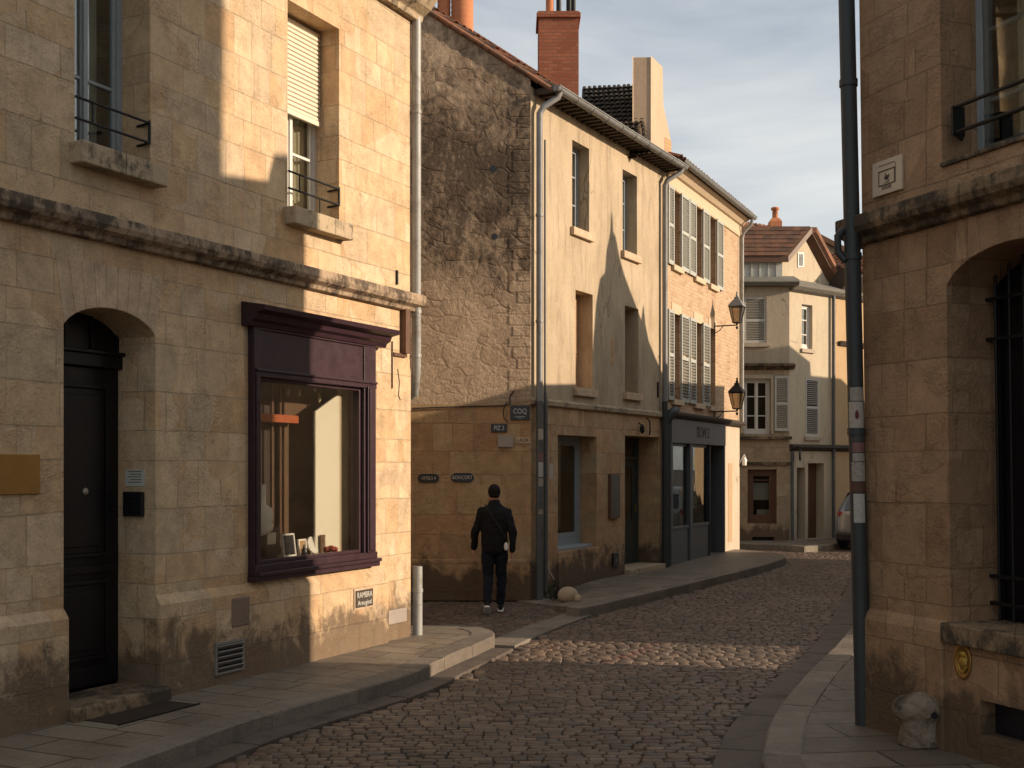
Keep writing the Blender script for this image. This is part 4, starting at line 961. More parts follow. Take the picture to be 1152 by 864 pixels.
# fixed fittings
t_ = root('notice_board', FM, 'brown framed notice board between the shop window and the dark door', 'notice board', x=X(689.5), z=Z(689.5, 558))
w_ = (X(695)-X(684)); h_ = Z(689, 533)-Z(689, 583)
MB().box(-w_/2, w_/2, -.05, -.002, -h_/2, h_/2).build('frame', M['frameBr'], t_, bevel=.006); MB().box(-w_/2+.03, w_/2-.03, -.053, -.05, -h_/2+.03, h_/2-.03).build('panel', simple('dull_olive_panel', (.05, .04, .028), .4, bump=0), t_)
t_ = root('meter_box', FM, 'small black meter box with pale symbol low beside the dark door', 'meter box', x=X(691), z=Z(691, 629.5))
MB().box(-.11, .11, -.04, -.002, -.12, .12).build('case', M['black'], t_, bevel=.006); text('i', .09, M['whiteink'], 'symbol', t_, face(0, -.042, 0), .001)
b = MB(); b.lathe([(.01, -.1), (.04, -.06), (.045, .02), (.02, .07)], (X(718.5), -.07, Z(718.5, 482)), 12); b.tube([(X(718.5), -.07, Z(718.5, 482)+.05), (X(718.5), 0, Z(718.5, 482)+.1)], .012, 6)
tag(b.build('door_lamp', M['iron'], None, FM), 'small dark unlit lamp left of the hook above the dark door', 'lamp')
b = MB(); xh = X(727.5); b.tube([(xh, 0, Z(727, 470)), (xh, -.06, Z(727, 474)), (xh+.02, -.06, Z(727, 486)), (xh+.05, -.03, Z(727, 489))], .014, 8); tag(b.build('iron_hook', M['iron'], None, FM), 'black iron hook on the wall above the dark door', 'hook')
# paper on wall
t_ = root('poster_scrap', FM, 'torn pale poster scrap on the plaster beside the corner pipes', 'poster', x=X(620), z=Z(620, 530))
MB().box(-.07, .07, -.004, -.001, -.12, .12).build('sheet', simple('torn_pale_paper', (.42, .36, .29), .8, var=.3, scale=30, bump=0), t_)
# gable wall (FG frame)
GL = -7.0
def vz(x): return EM+.10+(-x)*.636 if x > -3.6 else EM+.10+3.6*.636-(-3.6-x)*.636
b = MB(); zb2 = 2.95
b.add([(GL, 0, zb2), (0, 0, zb2), (0, 0, vz(0)), (-3.6, 0, vz(-3.6)), (GL, 0, vz(GL))], [(0, 1, 2, 3, 4)]); b.build('gable_wall', M['rubble'], rM, FG, FM)
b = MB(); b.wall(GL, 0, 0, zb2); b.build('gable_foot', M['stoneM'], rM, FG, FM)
xg = FG.x(600)
b = MB(); rr = random.Random(3)
z = 2.98
while z < EM: b.box(-rr.choice((.20, .27, .33)), .003, -.006, .05, z+.004, z+.16 if z+.16 < EM else EM); z += .165
b.build('corner_quoins', M['rubble'], rM, FG, FM, bevel=.01)
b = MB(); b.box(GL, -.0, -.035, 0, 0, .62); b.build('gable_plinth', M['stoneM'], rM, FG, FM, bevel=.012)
for u, v, r_ in ((555.5, 190, .05), (556.5, 266, .045)):
    b = MB(); q = FG.x(u), FG.z(u, v); b.add([(q[0]+r_*(1+.25*math.sin(k*2.3))*math.cos(k*math.pi/8), -.004, q[1]+r_*(1+.25*math.sin(k*1.7))*math.sin(k*math.pi/8)) for k in range(16)], [tuple(range(16))]); b.build('putlog_hole', M['black'], rM, FG, FM)
# body and roof in FM frame with sheared plan
gdir = FM.m.to_3x3().inverted() @ Vector((-1, 0, 0))     # gable direction in FM coordinates
def mp(a, g, z): return (a*1.0+gdir.x*g, gdir.y*g, z)
T = .07
b = MB(); b.quad(mp(xM, 0, 0), mp(xM, 7, 0), mp(xM, 7, vz(-7)-.1), mp(xM, 0, EM)).quad(mp(0, 7, 0), mp(0, 7, EM), mp(xM, 7, EM), mp(xM, 7, 0)).add([mp(xM, 0, EM), mp(xM, 7, vz(-7)), mp(xM, 3.6, vz(-3.6))], [(0, 1, 2)]); b.build('rear_walls', M['plasterM'], rM)
b = MB(); ov = .30
def rs(a, g, dz): return mp(a, g, vz(-g)+dz)
b.add([rs(.0, -ov, .0), rs(xM+.05, -ov, .0), rs(xM+.05, 3.6, 0), rs(.0, 3.6, 0), rs(.0, -ov, T), rs(xM+.05, -ov, T), rs(xM+.05, 3.6, T), rs(.0, 3.6, T)],
      [(3, 2, 1, 0), (4, 5, 6, 7), (0, 1, 5, 4), (1, 2, 6, 5), (2, 3, 7, 6), (3, 0, 4, 7)])
b.add([rs(.0, 3.6, .0), rs(xM+.05, 3.6, .0), rs(xM+.05, 7.2, 0), rs(.0, 7.2, 0), rs(.0, 3.6, T), rs(xM+.05, 3.6, T), rs(xM+.05, 7.2, T), rs(.0, 7.2, T)],
      [(3, 2, 1, 0), (4, 5, 6, 7), (0, 1, 5, 4), (1, 2, 6, 5), (2, 3, 7, 6), (3, 0, 4, 7)])
rfm = b.build('roof', M['soffit'], rM)
b = MB(); dn = Vector(rs(0, 0, 0))-Vector(rs(0, 1, 0)); canal(b, Vector(rs(-.03, 3.6, T)), (1, 0, 0), dn, xM+.2, dn.length*3.95, .19, .36, .082); b.build('roof_tiles', M['tileR'], rfm)
b = MB(); 
for k in range(20): a_ = rs(-.02, 3.5-k*.19, T-.01); c_ = rs(-.02, 3.28-k*.19, T-.02); b.tube([a_, c_], [.035, .045], 8)
b.build('verge_tiles', M['tileR'], rfm)
# rafters and soffit, gutter
b = MB()
for k in range(30): a = .1+k*(xM-.2)/29; b.box(a, a+.06, -.33, .0, EM-.10, EM-.02)
b.build('rafter_ends', M['soffit'], rM)
b = MB(); zg2 = EM-.02
seg = [(.075*math.cos(R(180+180*k/8)), .075*math.sin(R(180+180*k/8))) for k in range(9)]
b.add([(x_, -.36+p[0], zg2+p[1]) for x_ in (.10, xM+.02) for p in seg], [(k, k+1, 10+k, 9+k) for k in range(8)], True)
b.add([(x_, -.36+p[0]*.93, zg2+p[1]*.93) for x_ in (.10, xM+.02) for p in seg], [(k, k+1, 10+k, 9+k) for k in range(8)], True)
b.tube([(.10, -.435, zg2), (xM+.02, -.435, zg2)], .012, 8)
for k in range(9): x_ = .2+k*.58; b.tube([(x_, -.36+p[0]*1.06, zg2+p[1]*1.06) for p in seg], .008, 6)
b.add([(.10, -.36+p[0], zg2+p[1]) for p in seg], [tuple(range(9))]); b.build('gutter', M['zinc'], rM)
def pipe(rt, frame, pts, r, mat, nm='downpipe', collars=()):
    b = MB(); b.tube(pts, r, 14)
    for c in collars: b.tube([(c[0], c[1], c[2]-.02), (c[0], c[1], c[2]+.02)], r*1.2, 14)
    return b.build(nm, mat, rt)
xp = X(607, -.10)
o = pipe(rM, FM, [(.26, -.36, zg2-.05), (.25, -.33, zg2-.13), (xp+.03, -.16, zg2-.27), (xp, -.10, zg2-.38), (xp, -.10, 3.0)], .05, M['zinc'], collars=[(xp, -.10, z_) for z_ in (4.2, 5.8)])
o = pipe(rM, FM, [(xp, -.10, 3.0), (xp, -.10, 0.0)], .055, M['pipeM'], collars=[(xp, -.10, 2.98), (xp, -.10, 1.4)])
def cv(p): return p
for (z0_, z1_, mi) in ((2.42, 2.58, 1), (2.1, 2.22, 3), (1.86, 2.08, 6), (1.72, 1.84, 0), (1.3, 1.4, 4)):
    sticker(o, cv, Vector((xp, -.10, z0_)), Vector((xp, -.10, z1_)), .0565, -80, 20, stm[mi])
b = MB(); xq = X(612.5, -.05); b.tube([(xq, -.06, 7.0), (xq, -.06, 3.2), (xq, -.07, 3.0), (xq, -.07, 0.0)], [.016, .016, .034, .034], 10); b.build('service_pipe', M['pipeM'], rM)
b = MB(); b.tube([(xq+.03, -.08, .55), (xq+.06, -.1, .42), (xq+.17, -.12, .30), (xq+.22, -.12, .12)], .009, 6); tag(b.build('loose_cable', M['whiteink'], None, FM), 'thin pale cable hanging loose at the foot of the corner pipes', 'cable')
xp2 = X(747.5, -.08)
pipe(rM, FM, [(xM-.1, -.36, zg2-.05), (xM-.11, -.33, zg2-.12), (xp2, -.14, zg2-.3), (xp2, -.09, zg2-.4), (xp2, -.09, 3.25)], .05, M['zinc'])
b = MB(); b.tube([(xp2, -.09, 3.25), (xp2, -.09, 0.05)], .055, 14); b.tube([(xp2+.12, -.09, 2.85), (xp2+.13, -.16, 3.02), (xp2+.24, -.2, 3.08), (xp2+.34, -.12, 3.03)], [.07, .09, .09, .07], 14); b.tube([(xp2+.10, -.11, 0.12), (xp2+.12, -.11, 2.9)], .045, 12); b.build('lower_downpipe', M['pipeD'], rM)
# chimney stack (red brick) and pots, firewall
YC = 20.8
def wq(u, v, Y): return Vector(((u-CX)/F*Y, Y, EYE+(HV-v)/F*Y))
p0, p1 = wq(606, 20, YC), wq(651, 20, YC); ztc = p0.z
FC = Fr(p0.x, YC, 1, 0); wd = p1.x-p0.x
tC = None
b = MB(); b.box(0, wd, 0, .75, EM-1, ztc); o = b.build('chimney', M['brickC'], rM, FC, FM)
b = MB(); b.box(-.035, wd+.035, -.035, .785, ztc, ztc+.09).box(-.01, wd+.01, -.01, .76, ztc+.09, ztc+.12); b2 = b.build('chimney_cap', M['brickC'], o, bevel=.01)
for (cx_, r_, h_, mt) in ((.20, .07, .6, 'terracotta'), (.36, .045, .75, 'iron'), (.54, .05, .55, 'iron'), (.62, .04, .8, 'iron')):
    MB().lathe([(r_*1.1, 0), (r_, .03), (r_*.95, h_), (r_*1.08, h_+.02)], (cx_, .3, ztc+.12), 16).build('chimney_pot', M[mt], o)
# twin ribbed pots behind the verge
YQ = 19.6
for (u, rr) in ((499.5, .108), (520, .185)):
    p = wq(u, 40, YQ); FQ = Fr(p.x, YQ, 1, 0); prof = []; 
    for k in range(26): z_ = p.z-.8+k*.09; prof += [(rr, z_), (rr*.96, z_+.045), (rr*1.0, z_+.088)]
    MB().lathe(prof, (0, 0, 0), 20).build('ribbed_flue', M['terracotta'], rM, FQ, FM)
# firewall stack
YW = 22.2; p0, p1 = wq(712, 64, YW), wq(732.5, 64, YW); FW = Fr(p0.x, YW, 1, 0); wd = p1.x-p0.x
ux, uy = FM.dx, FM.dy
def yat(u): r_ = (u-CX)/F; return (r_*YW-p1.x)/(ux-r_*uy)
L1 = yat(745.0); L2 = yat(754.5); zt_ = p0.z
b = MB(); 
def fw(x, s, z): return (x+ux*s, uy*s, z)
zs_ = EYE+(HV-160)/F*(YW+1); zmid = EYE+(HV-118)/F*(YW+L1*.9)
for pr_ in (0,):
    A0 = [fw(0, 0, EM-.02), fw(0, L2, EM-.02), fw(0, L2, zs_), fw(0, L1+.05, zmid), fw(0, L1, zt_-.03), fw(0, 0, zt_)]
    A1 = [fw(wd, 0, EM-.02), fw(wd, L2, EM-.02), fw(wd, L2, zs_), fw(wd, L1+.05, zmid), fw(wd, L1, zt_-.03), fw(wd, 0, zt_)]
    b.add(A0+A1, [(0, 1, 2, 3, 4, 5), (11, 10, 9, 8, 7, 6)]+[(i, (i+1) % 6, 6+(i+1) % 6, 6+i) for i in range(6)])
o = b.build('firewall_chimney', M['plasterC'], rM, FW, FM, bevel=.015)
b = MB(); sN = (L1+L2)/2; b.quad(fw(wd+.004, sN-.1, EM+.25), fw(wd+.004, sN+.25, EM+.25), fw(wd+.004, sN+.25, EM+.55), fw(wd+.004, sN-.1, EM+.55)); b.build('small_opening', M['brickD'], o)
# dark tiled rear roof slope between the chimneys
YR = 23.3; a0, a1 = wq(655, 99.5, YR), wq(716, 96, YR); c0, c1 = wq(655, 178, 21.3), wq(716, 178, 21.3)
FR = Fr(0, 0, 1, 0); b = MB(); dnv = ((c0-a0)+(c1-a1))/2; b.add([a0, a1, c1, c0, a0+Vector((0, 1.5, -1.5)), a1+Vector((0, 1.5, -1.5))], [(3, 2, 1, 0), (0, 1, 5, 4)]); rr_ = b.build('rear_roof', M['tileD'], rM, FR, FM)
b = MB(); canal(b, a0+Vector((0, 0, 0)), a1-a0, dnv+Vector((.22, 0, 0)), (a1-a0).length, dnv.length, .095, .16, .042); b.build('rear_roof_tiles', M['tileD'], rr_)

# gable signs
def gsign(nm, u0, u1, v0, v1, label, mat, txts, th=.02, rnd=0, bev=.003, cat='sign', rot=0):
    x0, x1, z0, z1 = FG.x(u0), FG.x(u1), FG.z(u0, v1), FG.z(u0, v0); w, h = x1-x0, z1-z0
    t_ = root(nm, FG, label, cat, None, (x0+x1)/2, -.0, (z0+z1)/2)
    b = MB()
    if rnd: 
        P = []; r_ = h/2
        for s_, c in ((1, w/2-r_), (-1, -(w/2-r_))):
            for k in range(9): a = R(-90+k*22.5) if s_ > 0 else R(90+k*22.5); P.append((c+r_*math.cos(a), r_*math.sin(a)))
        b.prism(P, -th, -.002)
    else: b.box(-w/2, w/2, -th, -.002, -h/2, h/2)
    b.build('plate', mat, t_, bevel=bev)
    for (s_, sz_, px, pz_, col, sx) in txts: text(s_, sz_*h, M[col], 'lettering', t_, face(px*w, -th-.001, pz_*h), .001, sx)
    return t_, w, h
t_, w, h = gsign('shop_emblem_sign', 574, 596, 456, 472.5, 'square black sign with pale looped emblem high at the gable corner', M['black'], [('COQ', .5, 0, .08, 'whiteink', .8), ('maisonette', .15, 0, -.27, 'whiteink', 1), ('PARIS', .1, 0, -.4, 'whiteink', 1)], .03)
gsign('street_number_sign', 552.5, 570.5, 477, 486.5, 'small black sign with white lettering left below the emblem sign', M['black'], [('PIZ 2', .75, 0, 0, 'whiteink', .75)], .02)
gsign('blank_plaque', 560, 577, 490, 503, 'blank pale grey plaque below the small black sign', M['steel'], [], .05)
gsign('carved_name_plate', 580, 596, 492, 499, 'small tan plate with dark letters beside the blank grey plaque', M['dressed'], [('LAUK', .85, 0, 0, 'darkink', .9)], .012)
gsign('oval_street_sign', 470, 494, 533, 543, 'left pill shaped black street sign with pale letters on gable', M['black'], [('-OTELS 4', .5, 0, 0, 'whiteink', .85)], .02, 1)
gsign('oval_street_sign', 507.5, 533, 532, 542.5, 'right pill shaped black street sign nearest the walking person', M['black'], [('BONCORT', .55, 0, 0, 'whiteink', .8)], .02, 1)
b = MB(); pts = [(FG.x(u), -.02, FG.z(u, v)) for u, v in ((464, 459.5), (490, 458.5), (520, 457.5), (548, 457), (566, 456.5), (573, 455), (574, 445), (578, 440))]; b.tube(pts, .011, 6)
pts = [(FG.x(u), -.02, FG.z(u, v)) for u, v in ((570, 452), (566, 462), (567, 470), (571, 475))]; b.tube(pts, .008, 6); tag(b.build('facade_cable', M['cable'], None, FG), 'black cable strung across the gable above the signs', 'cable')
# boulder + plant at corner
gq = gp(639, 676, .06)
t_ = root('boulder', Fr(gq[0], gq[1], 1, 0), 'tan round boulder at the foot of the corner pipes', 'boulder', z=.05)
b = MB(); rings = []
for k in range(9):
    q = k/8*math.pi; rings.append([(.14*math.sin(q+.05)*math.cos(a)*(1+.12*math.sin(2*a+1)), .12*math.sin(q+.05)*math.sin(a)*(1+.1*math.sin(3*a)), .10-.12*math.cos(q)) for a in [i*math.pi/8 for i in range(16)]])
b.loft(rings); o = b.build('stone', M['rock'], t_)
gq = gp(624, 674, .05); tp = root('dark_plant', Fr(gq[0], gq[1], 1, 0), 'small dark leafy plant growing by the corner pipes', 'plant', z=.04)
b = MB(); 
for k in range(190):
    a = random.uniform(0, 6.28); r_ = random.uniform(0, .17); h = random.uniform(.02, .34)*(1-r_/.3); m = Matrix.Translation((r_*math.cos(a), r_*.6*math.sin(a)-.06, h)) @ Matrix.Rotation(random.uniform(0, 6), 4, 'Z') @ Matrix.Rotation(random.uniform(.3, 1.4), 4, 'X')
    b.add([m @ Vector(p) for p in ((-.014, 0, 0), (0, .005, -.03), (.014, 0, 0), (0, .008, .045))], [(0, 1, 2, 3)])
b.build('foliage', M['leaf'], tp); b = MB()
for k in range(8): a = k; b.tube([(0, -.05, 0), (.1*math.cos(a), .05*math.sin(a)-.06, .22)], .004, 5)
b.build('stem', M['frameBr'], tp)
b = MB(); b.lathe([(.05, 0), (.055, .03), (.035, .07), (.01, .085)], (0, 0, 0), 12); gq = gp(650, 675, .1); tag(b.build('pebble', M['rock'], None, Fr(gq[0], gq[1], 1, 0, .1)), 'small grey stone lying right of the tan boulder', 'stone')

# =================================================================== BRICK HOUSE
X, Z = FK.x, FK.z
rK = root('brick_house', FK, 'narrow brick house with open pale shutters above a grey shopfront', 'building')
EK = Z(758, 190)
win = [(X(757), X(764.5), Z(752, 293), Z(752, 207)), (X(781.8), X(789.2), 0, 0), (X(798.5), X(804.8), 0, 0)]
zu0, zu1 = Z(757, 298), Z(757, 214); zl0, zl1 = Z(757, 449), Z(757, 352)
ops = [(w[0], w[1], a, c, 0, .3) for w in win for a, c in ((zu0, zu1), (zl0, zl1))]
zsf = 3.07
b = MB(); b.wall(0, xK, zsf, EK-.02, ops); b.build('wall', M['brickK'], rK)
b = MB(); b.wall(0, xK, 0, zsf, [(.12, X(815), .05, 2.75, 0, .5)]); b.build('ground_floor_wall', M['plasterW'], rK)
b = MB(); yy = 7
for q in ((xK, 0), (xK, 1)): pass
b.quad((xK, 0, 0), (xK, yy, 0), (xK, yy, EK), (xK, 0, EK)).quad((0, yy, 0), (xK, yy, 0), (xK, yy, EK), (0, yy, EK)).quad((0, 0, 0), (0, yy, 0), (0, yy, EK), (0, 0, EK)); b.build('rear_walls', M['plasterG'], rK)
b = MB(); b.prism([(-.0, EK-.42), (-.03, EK-.42), (-.04, EK-.38), (-.03, EK-.30), (-.03, EK-.17), (-.08, EK-.15), (-.16, EK-.06), (-.22, EK-.03), (-.22, EK+.02), (0, EK+.03)], 0, xK+.05, 'x'); b.build('eaves_cornice', M['eavesS'], rK, bevel=.004)
b = MB(); b.box(xK-.16, xK+.004, -.012, .01, zsf, EK-.42)
z = zsf
for w in win:
    for a, c in ((zu0, zu1), (zl0, zl1)): MB().box(w[0]-.10, w[1]+.10, -.010, .0, c, c+.20).build('lintel', M['eavesS'], rK)
b.build('quoin_strip', M['eavesS'], rK)
for w in win:
    for a, c in ((zu0, zu1), (zl0, zl1)):
        s = MB(); s.box(w[0]-.12, w[1]+.12, -.07, .3, a-.11, a-.001); s.build('sill', M['eavesS'], rK, bevel=.006)
        sash(rK, w[0], w[1], a, c, .20, M['frameBr'], 2, (.33, .66), .045, curtain=('curtain', [(0, 1)]))
for (u0, u1, up) in ((750.4, 757, 1), (765, 774, 1), (774.4, 782, 1), (789.5, 797.2, 1), (805.2, 812.6, 1), (750.7, 757, 0), (765, 774, 0), (774.8, 782, 0), (789.6, 797.3, 0)):
    a, c = (zu0, zu1) if up else (zl0, zl1); louvre(rK, X(u0, -.02)+.01, X(u1, -.02)-.01, a-.03, c+.03, -.018, M['shutter'], .04, 26)
b = MB(); b.prism([(-.24, EK+.0), (-.24, EK+.07), (3.5, EK+1.75), (7.3, EK+.07), (7.3, EK)], -.02, xK+.12, 'x'); rf = b.build('roof', M['soffit'], rK)
b = MB(); canal(b, (-.02, 3.5, EK+1.77), (1, 0, 0), (0, -3.75, -1.70), xK+.12, 4.12, .19, .36, .08); b.build('roof_tiles', M['tileR'], rf)
b = MB(); seg = [(.07*math.cos(R(180+180*k/8)), .07*math.sin(R(180+180*k/8))) for k in range(9)]
for q in (1, .92): b.add([(x_, -.31+p[0]*q, EK+.05+p[1]*q) for x_ in (0.0, xK+.16) for p in seg], [(k, k+1, 10+k, 9+k) for k in range(8)], True)
b.tube([(0, -.38, EK+.05), (xK+.16, -.38, EK+.05)], .011, 6); b.add([(xK+.16, -.31+p[0], EK+.05+p[1]) for p in seg], [tuple(range(9))]); b.build('gutter', M['zinc'], rK)
xp = xK-.04; pipe(rK, FK, [(xK-.04, -.31, EK-.02), (xK-.02, -.28, EK-.14), (xK-.03, -.10, EK-.32), (xK-.03, -.07, EK-.45), (xK-.03, -.07, 2.95)], .04, M['zincL'], collars=[(xK-.03, -.07, 5.2)])
# shopfront
x0, x1 = .10, X(816, -.06); zt = 2.95
b = MB(); b.box(x0, x1, -.07, .0, 2.48, zt).box(x0, x0+.13, -.06, .3, .1, 2.48).box(x1-.10, x1, -.06, .3, .1, 2.48)
xa, xb, xc = X(774.5, 0), X(777.5, 0), X(797, 0)
b.box(x0+.13, xa, .0, .06, .1, .78).box(xb, xc, .0, .06, .1, .78).box(xa, xb, -.04, .2, .1, 2.48).box(x0+.13, xa, -.02, .12, .78, .84).box(xb, xc, -.02, .12, .78, .84)
sfK = b.build('shopfront', M['sageD'], rK, bevel=.006)
b = MB(); b.prism([(0, zt), (-.1, zt+.01), (-.16, zt+.06), (-.17, zt+.10), (0, zt+.15)], x0-.05, xK+.05, 'x'); b.build('cornice', M['soffit'], sfK)
b = MB(); b.box(xc, xc+.05, -.03, .5, .1, 2.48).box(X(808), X(808)+.05, .2, .26, .1, 2.48).box(x0+.13, x0+.17, .02, .06, .84, 2.48).box(xc-.05, xc, .02, .06, .84, 2.48).box(x0+.13, xc, .021, .059, 2.42, 2.48).box(xc+.05, x1-.1, .45, .5, .1, 2.48); b.build('door', M['navy'], sfK, bevel=.004)
MB().box(x0+.17, xc-.05, .035, .04, .84, 2.42).build('pane', M['glass'], sfK)
b = MB(); b.box(x0+.1, x1, .8, .84, .1, 2.6).box(x0+.1, xc, .04, .8, .6, .64); b.build('room_lining', M['dark_room'], sfK)
b = MB(); b.box(X(778.5), X(787), .06, .065, 1.15, 2.3); b.build('window_poster', simple('faded_poster', (.22, .24, .19), .8, var=.8, scale=14, bump=0), sfK)
text("I'lOW.2", .32, M['darkink'], 'lettering', sfK, face(X(791, -.07), -.074, 2.715), .003, .95)
b = MB(); b.box(X(819), X(823.5), -.006, -.001, .3, 2.1); b.build('pilaster_panel', simple('tan_pilaster_panel', (.42, .29, .17), .8), rK)
b = MB(); b.lathe([(.05, 0), (.055, .12), (.02, .2)], (xK+.05, -.1, 2.05), 12); b.tube([(xK, 0, 2.1), (xK+.05, -.1, 2.3), (xK+.1, -.14, 2.15)], .02, 8); tag(b.build('alarm_bell', M['white'], None, FK), 'small white wall fitting at the far edge of the cream pilaster', 'wall fitting')
# lanterns
def lantern(u, v, label, grp):
    xb = FK.x(803.5); zb = FK.z(803.5, v)
    t_ = root('wall_lantern', FK, label, 'street lamp', grp, xb, 0, zb); out = -.50
    b = MB(); b.tube([(0, 0, 0), (0, out, 0)], .014, 8).tube([(0, 0, -.16), (0, -.12, -.10), (0, -.2, 0)], .009, 8).box(-.03, .03, -.02, 0, -.2, .08); b.tube([(0, out, 0), (0, out, .06)], .02, 8).lathe([(.012, -.09), (.03, -.05), (.012, -.02)], (0, out, 0), 10)
    b.build('bracket', M['iron'], t_)
    b = MB(); s0, s1, h0, h1 = .075, .145, .05, .40
    for sx in (-1, 1):
        for sy in (-1, 1): b.tube([(sx*s0, out+sy*s0, h0), (sx*s1, out+sy*s1, h1)], .009, 6)
    for s_, h_ in ((s0, h0), (s1, h1)):
        for q in ((-1, -1, 1, -1), (1, -1, 1, 1), (1, 1, -1, 1), (-1, 1, -1, -1)): b.tube([(q[0]*s_, out+q[1]*s_, h_), (q[2]*s_, out+q[3]*s_, h_)], .01, 6)
    b.box(-s0, s0, out-s0, out+s0, h0-.012, h0)
    b.build('cage', M['iron'], t_)
    b = MB(); k = .96; b.add([(x*k, out+y*k, h) for x, y, h in ((-s0, -s0, h0), (s0, -s0, h0), (s0, s0, h0), (-s0, s0, h0), (-s1, -s1, h1), (s1, -s1, h1), (s1, s1, h1), (-s1, s1, h1))], [(0, 1, 5, 4), (1, 2, 6, 5), (2, 3, 7, 6), (3, 0, 4, 7)]); b.build('glass', M['glassL'], t_)
    b = MB(); b.lathe([(.225, h1), (.215, h1+.025), (.10, h1+.14), (.07, h1+.16), (.07, h1+.2), (.02, h1+.22)], (0, out, 0), 4, smooth=False); b.lathe([(.018, h1+.2), (.035, h1+.24), (.012, h1+.27), (.025, h1+.3), (.0, h1+.33)], (0, out, 0), 12); b.build('cap', M['zinc'] if v < 400 else M['iron'], t_)
lantern(803.5, 367, 'upper wall lantern on bracket between the two shutter rows', 'wall lanterns on the brick house')
lantern(803.5, 463, 'lower wall lantern beside the grey shopfront cornice', 'wall lanterns on the brick house')

# =================================================================== FAR HOUSE
X, Z = FF.x, FF.z
rF = root('corner_house', FF, 'cream corner house with brown tiled attic at the end of the street', 'building')
zc1 = Z(888, 323); zc2 = Z(888, 411); zc3 = Z(888, 491); xl = X(780)
u = lambda a, c, d, e, dep=.2: (X(a), X(c), Z(a, e), Z(a, d), 0, dep)
wS, wM_, wG, wB = u(837, 862, 334, 386, .06), u(837, 867, 426, 488), u(841, 874, 528, 589), u(846, 871, 604, 611)
b = MB(); b.wall(xl, 0, zc2, zc1, [wS]); b.build('upper_wall', M['plasterG'], rF)
b = MB(); b.wall(xl, 0, 0, zc2-.1, [wM_, wG, wB]); b.build('wall', M['stoneF'], rF)
def fwin(o_, mat, bars, curtain=None, cols=2, fwid=.06): return sash(rF, o_[0], o_[1], o_[2], o_[3], .12, mat, cols, bars, fwid, curtain=curtain)
fwin(wM_, M['frameW'], (.33, .68)); wg = fwin(wG, M['frameBr'], (.8,), cols=1, fwid=.1)
b = MB(); b.box(wG[0]+.12, wG[1]-.12, .30, .31, wG[2]+.6, wG[3]-.35).box(wG[0]+.3, wG[1]-.12, .30, .31, wG[2]+.12, wG[2]+.35); b.build('paper_poster', M['paper'], wg)
MB().box(wB[0], wB[1], .15, .2, wB[2], wB[3]).build('cellar_opening', M['black'], rF)
louvre(rF, wS[0], wS[1], wS[2], wS[3], .05, M['shutterW'], .04, 24); louvre(rF, X(871), X(887.5), Z(871, 485), Z(871, 423), -.01, M['shutterW'], .05, 26)
b = MB(); b.box(wS[0]-.08, wS[1]+.08, -.08, 0, wS[2]-.1, wS[2]).box(wS[0]-.06, wS[0], -.02, 0, wS[2], wS[3]).box(wS[1], wS[1]+.06, -.02, 0, wS[2], wS[3]).box(wM_[0]-.1, wM_[0], -.04, 0, wM_[2], wM_[3]+.1).box(wM_[1], wM_[1]+.07, -.04, 0, wM_[2], wM_[3]+.1).box(wM_[0], wM_[1], -.04, 0, wM_[3], wM_[3]+.1)
b.build('window_surround', M['plasterG'], rF)
b = MB(); b.prism([(0, zc2-.12), (-.08, zc2-.1), (-.2, zc2-.02), (-.2, zc2+.03), (0, zc2+.06)], xl, .12, 'x').box(xl, .05, -.12, 0, zc3-.08, zc3).box(xl, .03, -.05, 0, zc3-.75, zc3-.66); b.build('ledge', M['stringA'], rF, bevel=.01)
# right hand face
X2, Z2 = FS.x, FS.z
L_ = X2(935.5)
def us(a, c, d, e, dep=.18): return (X2(a), X2(c), Z2(a, e), Z2(a, d), 0, dep)
a1_, a2_, a3_, a4_ = us(902, 914, 342, 392), us(906, 921, 425, 491, .04), us(896.5, 906, 526, 606, .35), us(909, 927, 521, 606, .35)
b = MB(); b.wall(0, L_, 0, zc1, [a1_, a2_, (a3_[0], a3_[1], .12, a3_[3], 0, .3), (a4_[0], a4_[1], .12, a4_[3], 0, .3)]); b.build('side_wall', M['plasterF'], rF, FS, FF)
rS = root('tmp', FS, '', ''); 
def reparent(o_):
    o_.parent = rF; o_.matrix_local = FF.m.inverted() @ FS.m
wo = sash(rS, a1_[0], a1_[1], a1_[2], a1_[3], .1, M['frameW'], 1, (.33, .66), .06); reparent(wo)
lo = louvre(rS, a2_[0], a2_[1], a2_[2], a2_[3], .03, M['shutterW'], .04, 26); reparent(lo)
b = MB()
for a in (a3_, a4_): b.box(a[0], a[1], .25, .3, .12, a[3]); b.box(a[0]+.08, a[1]-.08, .235, .25, .3, 1.0)
o = b.build('door', M['frameBr'], rS); reparent(o)
for q_ in (a1_, a2_): o = MB().box(q_[0]-.05, q_[1]+.05, -.06, 0, q_[2]-.1, q_[2]-.002).build('sill', M['plasterG'], rS); reparent(o)
zl_ = Z2(891, 503); b = MB(); b.prism([(0, zl_-.1), (-.08, zl_-.06), (-.14, zl_), (-.13, zl_+.05), (0, zl_+.08)], 0.0, L_+1.6, 'x'); o = b.build('dark_ledge', M['soffit'], rS); reparent(o)
b = MB(); b.tube([(0.05, -.06, zl_-.1), (0.05, -.06, .1)], .04, 8).tube([(L_-.02, -.08, zc1), (L_-.02, -.08, .1)], .045, 8); o = b.build('downpipe', M['pipeM'], rS); reparent(o)
bpy.data.objects.remove(rS)
t_ = root('round_hanging_sign', FS, 'small round dark hanging sign at the corner of the far house', 'sign', x=.12, y=-.25, z=Z2(897, 512))
